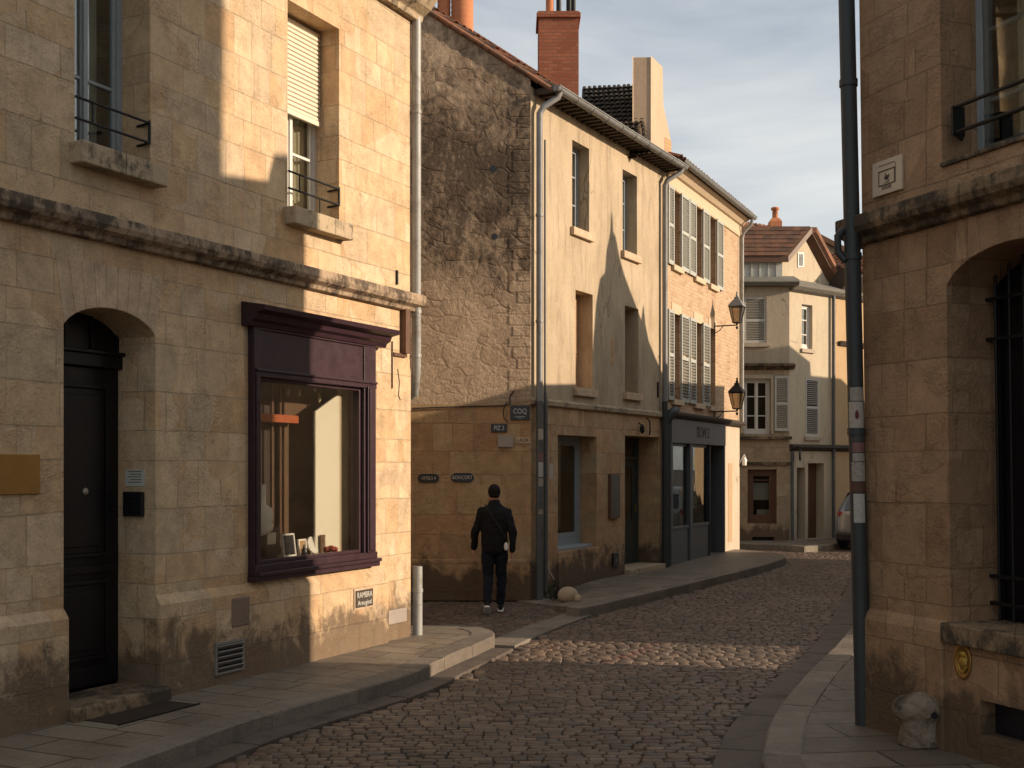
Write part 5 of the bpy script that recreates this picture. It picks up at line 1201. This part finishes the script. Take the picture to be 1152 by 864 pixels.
b = MB(); b.lathe([(.15, -.02), (.16, 0), (.15, .02)], (0, 0, 0), 20); o = b.build('disc', M['black'], t_); o.matrix_local = Matrix.Rotation(R(90), 4, 'X') @ Matrix.Rotation(R(30), 4, 'Y'); MB().tube([(0, 0, .16), (0, 0, .22), (0, .25, .22)], .012, 6).build('arm', M['iron'], t_)
text('&', .2, M['whiteink'], 'emblem', t_, face(0, -.04, 0) @ Matrix.Rotation(R(30), 4, 'Y'), .002)
# flashing cornice
b = MB(); zf1 = zc1; b.prism([(0, zf1), (-.22, zf1+.02), (-.28, zf1+.10), (-.24, zf1+.16), (.35, zf1+.34), (.35, zf1)], xl, .20, 'x'); b.build('cornice', M['lead'], rF)
b = MB(); b.prism([(0, zf1-.12), (-.12, zf1-.06), (-.20, zf1+.02), (-.22, zf1+.09), (.3, zf1+.30), (.3, zf1-.12)], .0, L_+2.2, 'x'); b.build('side_cornice', M['lead'], rF, FS, FF)
# attic: cladding wall, gable, roof   (front eave line in plane y=.30)
ya = .32; zA0 = zf1+.30; zA1 = Z(880, 291, ya); xr = X(879.5, ya)
b = MB(); b.box(xl, xr, ya, ya+.1, zA0-.1, zA1)
k = xl
while k < xr: b.box(k, k+.05, ya-.035, ya, zA0, zA1-.02); k += .22
b.box(xr-.16, xr, ya-.04, ya, zA0-.05, zA1); b.build('attic_cladding', M['clad'], rF)
# gable in side face direction
sx_, sy_ = FS.dx, FS.dy
def gpt(uu, vv, back=0.0):
    # vertical plane through the attic corner running along the side face
    r_ = (uu-CX)/F; ox_, oy_ = FF.ox+xr, FF.oy+ya; s = (r_*oy_-ox_)/(sx_-r_*sy_); Y = oy_+sy_*s
    return Vector((r_*Y-back, Y, EYE+(HV-vv)/F*Y))
e0 = gpt(880, 290); ap = gpt(904, 261); e1 = gpt(930, 310); g0 = gpt(880, 322); g1 = gpt(937, 325)
b = MB(); bk = Vector((-4.6, 0, 0))
b.add([g0, g1, e1, ap, e0, g0+bk, g1+bk, e1+bk, ap+bk, e0+bk], [(0, 1, 2, 3, 4), (9, 8, 7, 6, 5), (1, 6, 7, 2)]); b.build('attic_gable', M['plasterF'], rF, WORLD, FF)
T3 = Vector((0, 0, .12)); ovh = Vector((.22, -.05, 0)); dnf = (e0-ap); dnb = (e1-ap)
f0 = ap+ovh+T3; fe = e0+ovh+dnf*.12+T3; be = e1+ovh+dnb*.10+T3
b = MB(); bk2 = Vector((-4.9, 0, 0)); 
for top_, ed in ((f0, fe), (f0, be)): 
    A = [top_, ed, ed+bk2, top_+bk2]; b.add(A+[p-Vector((0, 0, .16)) for p in A], [(0, 1, 2, 3), (7, 6, 5, 4), (0, 4, 5, 1), (1, 5, 6, 2), (2, 6, 7, 3), (3, 7, 4, 0)])
rf = b.build('attic_roof', M['frameBr'], rF, WORLD, FF)
b = MB(); flat_tiles(b, f0+bk2+Vector((0, 0, .02)), (1, 0, 0), fe-f0, 4.85, (fe-f0).length, .2, .19); b.build('roof_tiles', M['tileB'], rf)
b = MB(); b.add([p for p in (f0, be, be+Vector((.12, 0, 0)), f0+Vector((.12, 0, 0)))]+[p-Vector((0, 0, .14)) for p in (f0, be, be+Vector((.12, 0, 0)), f0+Vector((.12, 0, 0)))], [(0, 1, 2, 3), (4, 7, 6, 5), (0, 4, 5, 1), (2, 1, 5, 6), (3, 2, 6, 7), (0, 3, 7, 4)]); b.build('verge_tiles', M['tileR'], rf)
# little attic window on gable
def onG(uu, vv, o_=.0): p = gpt(uu, vv); return p+Vector((sy_*o_, -sx_*o_, 0))
b = MB(); q = [onG(897, 301, .02), onG(904, 300.5, .02), onG(904, 284, .02), onG(897, 284, .02)]
b.add(q, [(0, 1, 2, 3)]); b2 = b.build('attic_window', M['frameW'], rF, WORLD, FF); q = [onG(898.5, 299, .03), onG(902.5, 299, .03), onG(902.5, 286, .03), onG(898.5, 286, .03)]; b = MB(); b.add(q, [(0, 1, 2, 3)]); b.build('pane', M['black'], b2, bevel=0); 
# ===== houses behind
YH = 37.0
def wq(u, v, Y): return Vector(((u-CX)/F*Y, Y, EYE+(HV-v)/F*Y))
def house_pts(name, label, Y, wall, roofpoly, depth, wm, rm, extra=None):
    P0 = wq(wall[0][0], wall[0][1], Y); fr = Fr(P0.x, Y, 1, 0); t_ = root(name, fr, label, 'building')
    pts = [wq(a, c, Y) for a, c in wall]; zb = -P0.z*0
    poly = [(p.x-P0.x, p.z) for p in pts]; poly = [(poly[0][0], 0)]+poly+[(poly[-1][0], 0)]
    MB().prism(poly, 0, depth).build('wall', wm, t_)
    return t_, fr, P0
t_, fr, P0 = house_pts('red_roofed_house', 'house with terracotta roof and slim red chimney behind the corner house', YH, [(790, 262), (822, 250), (851, 275), (905, 300), (905, 305)], None, 6, M['plasterG'], M['tileR'])
a, c, d, e = wq(816, 247, YH-.1), wq(852, 276, YH-.1), wq(905, 262, YH+4), wq(905, 262, YH+4)
rd0, rd1 = wq(822, 248.5, YH-.15), wq(906, 261.5, YH+3.2); ev0, ev1 = wq(856, 277, YH-.15), wq(935, 290, YH+3.2)
b = MB(); TT = Vector((0, 0, .12)); b.add([rd0, ev0, ev1, rd1, rd0-TT, ev0-TT, ev1-TT, rd1-TT], [(0, 1, 2, 3), (7, 6, 5, 4), (0, 4, 5, 1), (1, 5, 6, 2), (2, 6, 7, 3), (3, 7, 4, 0)]); r__ = b.build('roof', M['tileR'], t_, WORLD, fr)
b = MB(); canal(b, rd0, rd1-rd0, ev0-rd0, (rd1-rd0).length, (ev0-rd0).length*.98, .22, .4, .09); b.build('roof_tiles', M['tileR'], r__)
# slim chimney
b = MB(); k0, k1 = wq(866, 262, YH+.6), wq(879.5, 262, YH+.6); fC2 = Fr((k0.x+k1.x)/2, YH+.6, 1, 0); zz0 = wq(0, 266, YH+.6).z; zz1 = wq(0, 249, YH+.6).z; zz2 = wq(0, 236, YH+.6).z; hw = (k1.x-k0.x)/2
b.loft([[(s_*q, t__*q*.8+.1, z_) for s_, t__ in ((-1, -1), (1, -1), (1, 1), (-1, 1))] for q, z_ in ((hw, zz0-.5), (hw, zz1), (hw*.55, zz1+.12))], False); b.lathe([(.09, zz1+.1), (.085, zz2), (.13, zz2+.02), (.13, zz2+.08), (.09, zz2+.1)], (0, .1, 0), 12); b.build('chimney', M['terracotta'], t_, fC2, fr)
t_, fr, P0 = house_pts('grey_gabled_house', 'plain grey walled house with dark verge at the far right end', 39, [(906, 260), (909, 259), (960, 285), (1010, 310)], None, 6, M['plasterG'], M['tileB'])
b = MB(); A = [wq(903, 255, 38.8), wq(911, 257, 38.8), wq(1012, 309, 38.8), wq(1012, 315, 38.8), wq(911, 263, 38.8), wq(903, 260, 38.8)]; b.add(A+[p+Vector((0, 6.4, 0)) for p in A], [tuple(range(6)), tuple(range(11, 5, -1))]+[(i, 6+i, 6+(i+1) % 6, (i+1) % 6) for i in range(6)]); b.build('roof', M['tileB'], t_, WORLD, fr)
b = MB(); b.box(wq(901, 0, 39).x-fr.ox, wq(909, 0, 39).x-fr.ox, -.2, .5, wq(0, 263, 39).z, wq(0, 257, 39).z); b.build('ridge_cap', M['plasterC'], t_)
# orange house continuing the side face
rO = root('orange_house', FS, 'orange plastered house with dark eaves right of the corner house', 'building')
b = MB(); b.wall(L_+.01, 9, 0, zc1-.05, [(X2(944), X2(956), Z2(944, 620), Z2(944, 384), 0, .01)] if 0 else []); b.build('wall', M['plasterO'], rO)
shell(L_+.01, 9, 5, zc1).build('rear_walls', M['plasterO'], rO)
b = MB(); ze_ = Z2(938, 306); b.prism([(-.35, ze_-.1), (-.35, ze_), (2.6, ze_+1.2), (5, ze_), (5, zc1), (0, zc1)], L_+.35, 9, 'x'); rf = b.build('roof', M['soffit'], rO)
b = MB(); canal(b, (L_+.3, 2.6, ze_+1.22), (1, 0, 0), (0, -2.95, -1.2), 5.5, 3.3, .22, .4, .09); b.build('roof_tiles', M['tileR'], rf)
b = MB(); b.prism([(0, Z2(945, 384)), (-.12, Z2(945, 384)), (-.05, Z2(945, 384)-.12), (0, Z2(945, 384)-.12)], X2(943), 6, 'x'); b.build('ledge', M['soffit'], rO)
# corner house closing walls
b = MB(); b.quad((xl, 0, 0), (xl, 0, zA0), (xl, 6, zA0), (xl, 6, 0)).quad((xl, 6, 0), (xl, 6, zA0), (1.5, 6, zA0), (1.5, 6, 0)); p_ = FF.m.inverted() @ FS.w(L_+.0, 0, 0); b.add([(xl, .36, zf1+.02), (0, .36, zf1+.02), (p_.x, p_.y+.2, zf1+.02), (1.5, 6, zf1+.02), (xl, 6, zf1+.02)], [(0, 1, 2, 3, 4)]); b.build('rear_walls', M['plasterG'], rF)

# =================================================================== unseen houses across the lane, sized and shaped to cast the street's shadows
SUNAZ = R(9.5); SUNEL = R(17.0)
sun_dir = Vector((math.cos(SUNAZ)*math.cos(SUNEL), -math.sin(SUNAZ)*math.cos(SUNEL), math.sin(SUNEL)))
def toX(P, xx):   # follow the sunbeam from a lit/shaded point P to the plane X = xx
    t = (xx-P.x)/sun_dir.x; return P+sun_dir*t
wl1 = FL.w(FL.x(238)); wl2 = FL.w(FL.x(343))
XA = 5.0
q1 = toX(Vector((wl1.x, wl1.y, FL.z(238, 207))), XA); q2 = toX(Vector((wl2.x, wl2.y, 0)), XA)
rX = root('unseen_shade_annex', Fr(XA, q1.y, 1, -math.tan(SUNAZ)), 'unseen low stone annex behind the right hand house, shaped to shade the left facade', 'building')
b = MB(); fx = Fr(XA, q1.y, 1, -math.tan(SUNAZ)); loc2 = fx.m.inverted() @ Vector((XA, q2.y, 0)); loc3 = Vector((9, loc2.y, 0))
b.prism([(-.0, -.15), (loc2.x, loc2.y), (9, loc2.y), (9, -.15)], 0, q1.z, 'z'); b.build('wall', M['stoneA'], rX)  # unseen block, sized so its edges shade the left facade
b = MB(); b.prism([(-.1, -.1), (loc2.x-.1, loc2.y), (9, loc2.y), (9, -.1)], q1.z, q1.z+.06, 'z'); b.build('roof', M['tileB'], rX)
# unseen stack, outlined to bump up the annex shadow edge
pa = toX(Vector((*FL.w(FL.x(300)).xy, FL.z(300, 190))), XA+1.2); pb = toX(Vector((*FL.w(FL.x(340)).xy, FL.z(330, 172))), XA+1.2)
la, lb = fx.m.inverted() @ pa, fx.m.inverted() @ pb
b = MB(); b.prism([(la.y, q1.z), (la.y+.02, pa.z-.1), (la.y+.10, pb.z-.05), (lb.y-.12, pb.z), (lb.y, pb.z-.2), (lb.y, q1.z)], 1.0, 1.7, 'x'); b.build('chimney', M['brickC'], rX)
g0 = Vector((XA+.05, q2.y+.01)); g1 = Vector((XA+.05, 12.27-4.1*math.tan(SUNAZ)))
rG = root('unseen_shade_wall', Fr(g0.x, g0.y, 0, 1), 'unseen low stone wall added beside the annex to shade the road', 'wall')
b = MB(); b.box(0, g1.y-g0.y, -.6, -.02, 0, 1.58); b.build('wall', M['stoneF'], rG); b = MB(); b.box(-0, g1.y-g0.y+.02, -.64, .02, 1.58, 1.64); b.build('coping', M['sill'], rG)  # unseen low wall, added to trim the sunlit band on the road
# tall front house returns: keep its own lane wall on the same beam
B0 = Vector((5.25, 13.88-4.18*math.tan(SUNAZ))); B1 = Vector((8.95, 27.2-3.95*math.tan(SUNAZ)-.4)); dB = (B1-B0)
FB = Fr(B1.x, B1.y, -dB.x, -dB.y)          # local y points away from the street (right)
rB = root('low_tiled_house', FB, 'low tiled stone house across the street from the plastered house', 'building')
LB = dB.length; HB = 5.02
b = MB(); b.prism([(0, 0), (LB, 0), (LB-2.2, 7.0), (.6, 7.0)], 0, HB, 'z'); b.build('wall', M['stoneF'], rB)
b = MB(); e_ = [(-.02, -.15, HB), (LB+.02, -.15, HB), (LB-2.2, 7.1, HB), (.6, 7.1, HB)]; up_ = Vector((0, 0, .06)); e_ = [Vector(p) for p in e_]; rg_ = [Vector((2.5, 3.5, HB+.7)), Vector((LB-3.4, 3.5, HB+.7))]
b.add(e_+[p+up_ for p in e_]+rg_, [(3, 2, 1, 0), (0, 1, 5, 4), (1, 2, 6, 5), (2, 3, 7, 6), (3, 0, 4, 7), (4, 5, 9, 8), (5, 6, 9), (6, 7, 8, 9), (7, 4, 8)]); b.build('roof', M['tileB'], rB)
# unseen spiked slab, outlined along the sunbeam to cast a spire shadow
XS = 8.0; P = []
for (a, c) in ((664, 440), (667, 400), (671, 345), (675.5, 316), (681, 309), (683, 283), (685.5, 272), (687, 262), (688.3, 240), (689.6, 262), (693, 268), (697, 290), (703, 312), (712, 336), (722, 362), (724, 345), (725.5, 362), (730, 385), (738, 405), (747, 425), (752, 440)):
    w_ = FM.w(FM.x(a)); q = toX(Vector((w_.x, w_.y, FM.z(a, c))), XS); P.append(q)
fs_ = Fr(XS, 0, 0, 1)     # local x = world Y, local y = -X
rP = root('spire_shadow_slab', Fr(XS, P[0].y, 0, 1), 'unseen spiked stone slab by the low tiled house, outlined to cast the spire shadow', 'shadow caster')
b = MB(); poly = [(q.y-P[0].y, q.z) for q in P]; poly = [(poly[0][0], 0)]+poly+[(poly[-1][0], 0)]; b.prism(poly, -.12, .12); b.build('gable', M['stoneF'], rP)
# house C south of the far lane
c0_ = Vector((*FS.w(.4).xy, FS.z(895, 392)))
qc = toX(c0_, 12.0)
FCc = Fr(12.0, 28.35, 1, -.14); rC = root('lane_corner_house', FCc, 'low stone house at the corner of the far lane', 'building')
b = MB(); b.prism([(0, 0), (8, 0), (12, 6), (3.2, 3.4)], 0, qc.z, 'z'); b.build('wall', M['stoneF'], rC)
b = MB(); b.prism([(-.02, qc.z), (-.02, qc.z+.1), (1.2, qc.z+1.1), (2.4, qc.z+.1), (2.4, qc.z)], 1.4, 2.4, 'x'); b.build('roof', M['tileB'], rC)

# =================================================================== CAR
def car():
    r0 = gp(935.5, 618)     # rear left foot
    hd = Vector((.52, .854, 0)); rt = Vector((hd.y, -hd.x, 0)); W = 1.72; L = 3.95
    c = Vector((r0[0], r0[1], 0))+rt*(W/2)+hd*.35
    fr = Fr(c.x, c.y, hd.x, hd.y)   # x forward, y left
    t_ = root('parked_car', fr, 'silver hatchback parked at the far end, half hidden by the dark pipe', 'car')
    # cross sections: x, half width low, half width top, z low, belt, roof
    S = [(-.38, .60, .50, .42, .80, .86), (-.34, .74, .60, .30, .86, .96), (-.15, .82, .66, .24, .92, 1.16), (.10, .85, .60, .22, .94, 1.38), (.5, .86, .60, .22, .94, 1.47), (1.2, .86, .61, .22, .93, 1.50), (1.8, .86, .60, .22, .92, 1.45), (2.3, .86, .60, .22, .92, 1.20), (2.7, .85, .68, .22, .90, .98), (3.2, .82, .66, .24, .82, .87), (3.5, .72, .58, .30, .70, .74), (3.57, .6, .5, .4, .6, .64)]
    b = MB(); rings = []
    for x, w, wt, zl, zb, zr in S:
        h = [(w*.92, zl), (w, zl+.12), (w, (zl+zb)/2+.05), (w*.97, zb), ((w+wt)/2*.97, (zb+zr)/2+.02), (wt, zr-.04), (wt*.7, zr)]
        rings.append([(x, y, z) for y, z in h]+[(x, -y, z) for y, z in reversed(h)])
    b.loft(rings); body = b.build('body', simple('silver_car_paint', (.26, .27, .28), .3, .5, .03, 3, 0, spec=.6), t_)
    s = body.modifiers.new('s', 'SUBSURF'); s.levels = s.render_levels = 2
    g = simple('dark_car_glass', (.01, .012, .014), .08, 0, .1, 3, 0, spec=.8)
    b = MB(); b.add([(-.30, -.56, .98), (-.30, .56, .98), (-.02, .5, 1.30), (-.02, -.5, 1.30)], [(0, 1, 2, 3)]); b.add([(-.33, -.56, .97), (-.33, .56, .97), (-.05, .5, 1.31), (-.05, -.5, 1.31)], [(0, 3, 2, 1)]); b.build('rear_window', g, t_)
    for s_ in (-1, 1):
        b = MB(); b.add([(.15, s_*.80, 1.0), (2.2, s_*.80, 1.0), (1.75, s_*.655, 1.36), (.35, s_*.655, 1.38)], [(0, 1, 2, 3)]); b.build('side_window', g, t_)
        b = MB(); b.prism([(.50, .74), (.68, .78), (.72, .92), (.62, .94), (.54, .86)], -.35, -.2, 'x'); b.v = [(x, y*s_, z) for x, y, z in b.v]; b.build('tail_light', simple('red_tail_light', (.28, .015, .02), .25, 0, .1, 3, 0, spec=.7), t_, bevel=.02)
        b = MB(); b.lathe([(.02, -.05), (.07, -.03), (.075, .03), (.02, .05)], (1.9, s_*.95, 1.02), 12); b.build('wing_mirror', M['black'], t_)
        for x_ in (.30, 2.85):
            b = MB(); b.lathe([(.20, -.09), (.29, -.09), (.31, -.05), (.31, .05), (.29, .09), (.20, .09)], (0, 0, 0), 28); o = b.build('wheel', simple('tyre_rubber', (.02, .02, .02), .8, bump=0), t_); o.matrix_local = Matrix.Translation((x_, s_*.76, .31)) @ Matrix.Rotation(R(90), 4, 'X')
            MB().lathe([(.04, -.07), (.2, -.06), (.2, .06), (.04, .07)], (0, 0, 0), 20).build('rim', M['steel'], o)
    b = MB(); b.box(-.46, -.3, -.74, .74, .22, .42); b.build('bumper', M['black'], t_, bevel=.04); MB().box(-.44, -.42, -.26, .26, .60, .71).build('number_plate', M['paper'], t_)
car()

# =================================================================== PERSON
def person():
    q = gp(556, 689); fr = Fr(q[0], q[1], 1, 0); H = 1.75
    t_ = root('person', fr, 'person in black jacket, trousers and cap walking away by the gable', 'person')
    def ring(c, rx, ry, n=20, tilt=0): return [(c[0]+rx*math.cos(2*math.pi*k/n), c[1]+ry*math.sin(2*math.pi*k/n), c[2]+tilt*math.sin(2*math.pi*k/n)) for k in range(n)]
    def limb(b, pts, rs): 
        P = []; 
        b.tube(pts, rs, 14)
        for p, r in zip(pts, rs): b.lathe([(r*math.sin(a), -r*math.cos(a)) for a in [.15+i*(math.pi-.3)/6 for i in range(7)]], p, 12)
    # joints (x right, y forward/away, z up). left foot trails toward the viewer, heel raised
    hipL, kneeL, ankL = (-.085, 0, .90), (-.085, .02, .50), (-.095, -.14, .145)
    hipR, kneeR, ankR = (.09, 0, .90), (.10, .10, .50), (.085, .16, .095)
    shL, elL, wrL = (-.175, 0, 1.39), (-.262, .0, 1.12), (-.285, .10, .88)
    shR, elR, wrR = (.175, 0, 1.38), (.252, -.07, 1.12), (.255, -.05, .855)
    # body
    b = MB()
    b.loft([ring((0, .0, .86), .14, .095), ring((0, 0, 1.0), .145, .10), ring((0, 0, 1.12), .13, .09), ring((0, 0, 1.3), .165, .105), ring((0, 0, 1.42), .17, .09), ring((0, .0, 1.475), .09, .06), ring((0, .01, 1.50), .055, .055), ring((0, .02, 1.56), .053, .055)])
    b.loft([ring((0, .035, 1.525), .045, .055), ring((0, .035, 1.56), .066, .082), ring((0, .03, 1.62), .077, .098), ring((0, .028, 1.68), .078, .10), ring((0, .025, 1.72), .064, .082), ring((0, .025, 1.75), .03, .04)])
    b.lathe([(.001, -.014), (.012, 0), (.001, .03)], (0, .135, 1.635), 8)   # nose, on the far side
    for s in (-1, 1): b.lathe([(.004, -.03), (.014, -.01), (.016, .012), (.004, .03)], (s*.078, .02, 1.625), 10)
    for h, k, a in ((hipL, kneeL, ankL), (hipR, kneeR, ankR)): limb(b, [h, k, a], [.078, .052, .036])
    for s, e, w in ((shL, elL, wrL), (shR, elR, wrR)): limb(b, [s, e, w], [.052, .04, .027])
    def hand(w, sd):
        w = Vector(w); limb(b, [tuple(w), tuple(w+Vector((0, .012, -.05))), tuple(w+Vector((-sd*.004, .022, -.085)))], [.022, .028, .027])
        for k in range(4):
            o_ = Vector((-sd*.004, .045-.018*k, -.095)); l = (.07, .078, .072, .058)[k]
            limb(b, [tuple(w+o_+Vector((0, 0, .02))), tuple(w+o_+Vector((-sd*.006, .004, -l*.5))), tuple(w+o_+Vector((-sd*.026, .004, -l*.85)))], [.0095, .009, .0075])
        limb(b, [tuple(w+Vector((0, .03, -.03))), tuple(w+Vector((-sd*.012, .055, -.065))), tuple(w+Vector((-sd*.018, .058, -.095)))], [.012, .010, .009])
    hand(wrL, -1); hand(wrR, 1)
    def remesh(o, v, sm=6, f=.6):
        r = o.modifiers.new('r', 'REMESH'); r.mode = 'VOXEL'; r.voxel_size = v; r.use_smooth_shade = True
        s = o.modifiers.new('s', 'SMOOTH'); s.iterations = sm; s.factor = f
    o = b.build('body', simple('skin', (.50, .27, .19), .55, 0, .08, 10, 0), t_); remesh(o, .006, 2, .4)
    def folds(o):
        tf = bpy.data.textures.new('folds', 'CLOUDS'); tf.noise_scale = .11; tf.noise_depth = 2
        d = o.modifiers.new('folds', 'DISPLACE'); d.texture = tf; d.strength = .035; d.mid_level = .5
    # trousers
    b = MB(); b.loft([ring((0, 0, .80), .12, .10), ring((0, 0, .86), .165, .115), ring((0, 0, .94), .165, .12), ring((0, 0, 1.03), .155, .115)])
    for h, k, a in ((hipL, kneeL, ankL), (hipR, kneeR, ankR)):
        h_, k_, a_ = Vector(h), Vector(k), Vector(a); a_ = a_+(k_-a_)*.08
        limb(b, [tuple(h_), tuple(h_.lerp(k_, .5)), tuple(k_), tuple(k_.lerp(a_, .35)), tuple(a_)], [.10, .088, .072, .070, .055])
    cloth = lambda n, c: simple(n, c, .85, 0, .25, 14, .006, 18, .2)
    o = b.build('trousers', cloth('black_denim', (.013, .015, .021)), t_); remesh(o, .010, 5); folds(o)
    # jacket
    b = MB(); b.loft([ring((0, 0, .83), .175, .13), ring((0, 0, .95), .19, .145), ring((0, 0, 1.1), .182, .138), ring((0, 0, 1.28), .192, .14), ring((0, 0, 1.38), .195, .125), ring((0, 0, 1.44), .17, .11), ring((0, 0, 1.475), .11, .09), ring((0, .0, 1.50), .085, .08), ring((0, .01, 1.555), .075, .078), ])
    for s, e, w in ((shL, elL, wrL), (shR, elR, wrR)):
        s_, e_, w_ = Vector(s), Vector(e), Vector(w); limb(b, [tuple(s_), tuple(s_.lerp(e_, .5)), tuple(e_), tuple(e_.lerp(w_, .5)), tuple(w_.lerp(e_, .06))], [.068, .062, .058, .054, .044])
    o = b.build('jacket', cloth('black_wool', (.012, .011, .012)), t_); remesh(o, .010, 5); folds(o)
    # collar / cap / hair
    b = MB(); b.loft([ring((0, .024, 1.635), .084, .106), ring((0, .022, 1.67), .088, .110), ring((0, .02, 1.715), .080, .100), ring((0, .02, 1.75), .058, .075), ring((0, .02, 1.772), .02, .03)]); o = b.build('cap', cloth('black_knit_cap', (.013, .010, .010)), t_)
    b = MB(); b.loft([ring((0, .0, 1.585), .056, .072), ring((0, .01, 1.61), .074, .094), ring((0, .015, 1.645), .082, .102)]); b.build('hair', cloth('dark_hair', (.012, .008, .006)), t_)
    b = MB(); b.loft([ring((0, .055, 1.545), .055, .065), ring((0, .06, 1.58), .068, .072), ring((0, .06, 1.625), .072, .070)]); b.build('face_mask', cloth('black_mask', (.01, .01, .01)), t_)
    # shoes
    for (a, pitch) in ((ankL, 32), (ankR, -4)):
        a = Vector(a); m = Matrix.Translation(a+Vector((0, .0, 0))) @ Matrix.Rotation(R(-pitch), 4, 'X')
        b = MB(); rg = []
        for y, w, h in ((-.065, .026, .07), (-.04, .038, .085), (.02, .040, .08), (.09, .045, .055), (.15, .044, .042), (.19, .026, .03)):
            rg.append([tuple(m @ Vector((w*math.cos(q), y, -.075+h*.5+h*.5*math.sin(q)))) for q in [2*math.pi*k/12 for k in range(12)]])
        b.loft(rg); sh = b.build('shoe', cloth('black_trainer', (.02, .02, .02)), t_)
        b = MB(); pts = []
        for y, w in ((-.07, .028), (-.05, .04), (.02, .042), (.09, .047), (.15, .046), (.19, .03)): pts.append((y, w))
        P = [(w, y) for y, w in pts]+[(-w, y) for y, w in reversed(pts)]
        vs = [m @ Vector((x, y, z)) for z in (-.095, -.068) for x, y in P]; n = len(P)
        b.add(vs, [tuple(range(n-1, -1, -1)), tuple(range(n, 2*n))]+[(i, (i+1) % n, n+(i+1) % n, n+i) for i in range(n)]); b.build('sole', M['white'], sh, bevel=.006)
    tb = root('shoulder_bag', fr, 'white pouch on a thin strap worn across the black jacket', 'bag', None, 0, 0, 0)
    b = MB(); b.tube([(-.115, .10, 1.475), (-.12, -.02, 1.487), (-.10, -.115, 1.44), (-.02, -.163, 1.33), (.09, -.158, 1.16), (.17, -.11, 1.02), (.178, -.09, .99)], .009, 8); b.build('strap', cloth('dark_strap', (.035, .028, .022)), tb)
    b = MB(); b.loft([[(.165+w*math.cos(q), -.135+.02*math.sin(q), z) for q in [2*math.pi*k/12 for k in range(12)]] for z, w in ((.865, .012), (.885, .028), (.92, .032), (.95, .026), (.975, .012))]); b.build('pouch', M['white'], tb)
person()

# =================================================================== SKY, SUN, CAMERA
w = bpy.data.worlds.new('World'); sc.world = w; w.use_nodes = True; nt = w.node_tree; nt.nodes.clear()
N = nt.nodes.new; Lk = nt.links.new
out = N('ShaderNodeOutputWorld'); bg = N('ShaderNodeBackground'); sky = N('ShaderNodeTexSky'); sky.sky_type = 'NISHITA'; sky.sun_disc = False
sky.sun_elevation = SUNEL; sky.sun_rotation = R(90)+SUNAZ; sky.dust_density = 1.6; sky.air_density = 1.0; sky.ozone_density = 1.6
tc = N('ShaderNodeTexCoord'); mp_ = N('ShaderNodeMapping'); mp_.inputs['Scale'].default_value = (1.3, 1.3, 4.6); mp_.inputs['Rotation'].default_value = (0, R(8), R(20)); Lk(tc.outputs['Generated'], mp_.inputs[0])
nz = N('ShaderNodeTexNoise'); nz.inputs['Scale'].default_value = 1.9; nz.inputs['Detail'].default_value = 9; nz.inputs['Roughness'].default_value = .56; nz.inputs['Distortion'].default_value = .5; Lk(mp_.outputs[0], nz.inputs['Vector'])
rp = N('ShaderNodeValToRGB'); rp.color_ramp.elements[0].position = .36; rp.color_ramp.elements[0].color = (.38, .38, .38, 1); rp.color_ramp.elements[1].position = .66; rp.color_ramp.elements[1].color = (.92, .92, .92, 1); Lk(nz.outputs['Fac'], rp.inputs[0])
mx = N('ShaderNodeMix'); mx.data_type = 'RGBA'; Lk(rp.outputs[0], mx.inputs[0]); Lk(sky.outputs[0], mx.inputs[6]); mx.inputs[7].default_value = (6.2, 6.3, 6.2, 1)
Lk(mx.outputs[2], bg.inputs[0]); bg.inputs[1].default_value = .105; Lk(bg.outputs[0], out.inputs[0])
sl = bpy.data.lights.new('sun', 'SUN'); sl.energy = 4.8; sl.angle = R(.53); sl.color = (1.0, .80, .60); so = bpy.data.objects.new('sun', sl); COL.objects.link(so); so.rotation_euler = sun_dir.to_track_quat('Z', 'Y').to_euler()
cam = bpy.data.cameras.new('camera'); co = bpy.data.objects.new('camera', cam); COL.objects.link(co); co.location = (0, 0, EYE); co.rotation_euler = (R(90), 0, 0)
cam.sensor_width = 36; cam.lens = F/1152*36; cam.shift_y = (HV-432)/1152; cam.clip_end = 2000; cam.clip_start = .05; sc.camera = co
sc.view_settings.view_transform = 'Standard'; sc.view_settings.look = 'None'; sc.view_settings.gamma = 1; sc.view_settings.exposure = 0.36
sc.cycles.max_bounces = 8; sc.cycles.diffuse_bounces = 4; sc.cycles.transparent_max_bounces = 12
sc.cycles.use_denoising = True
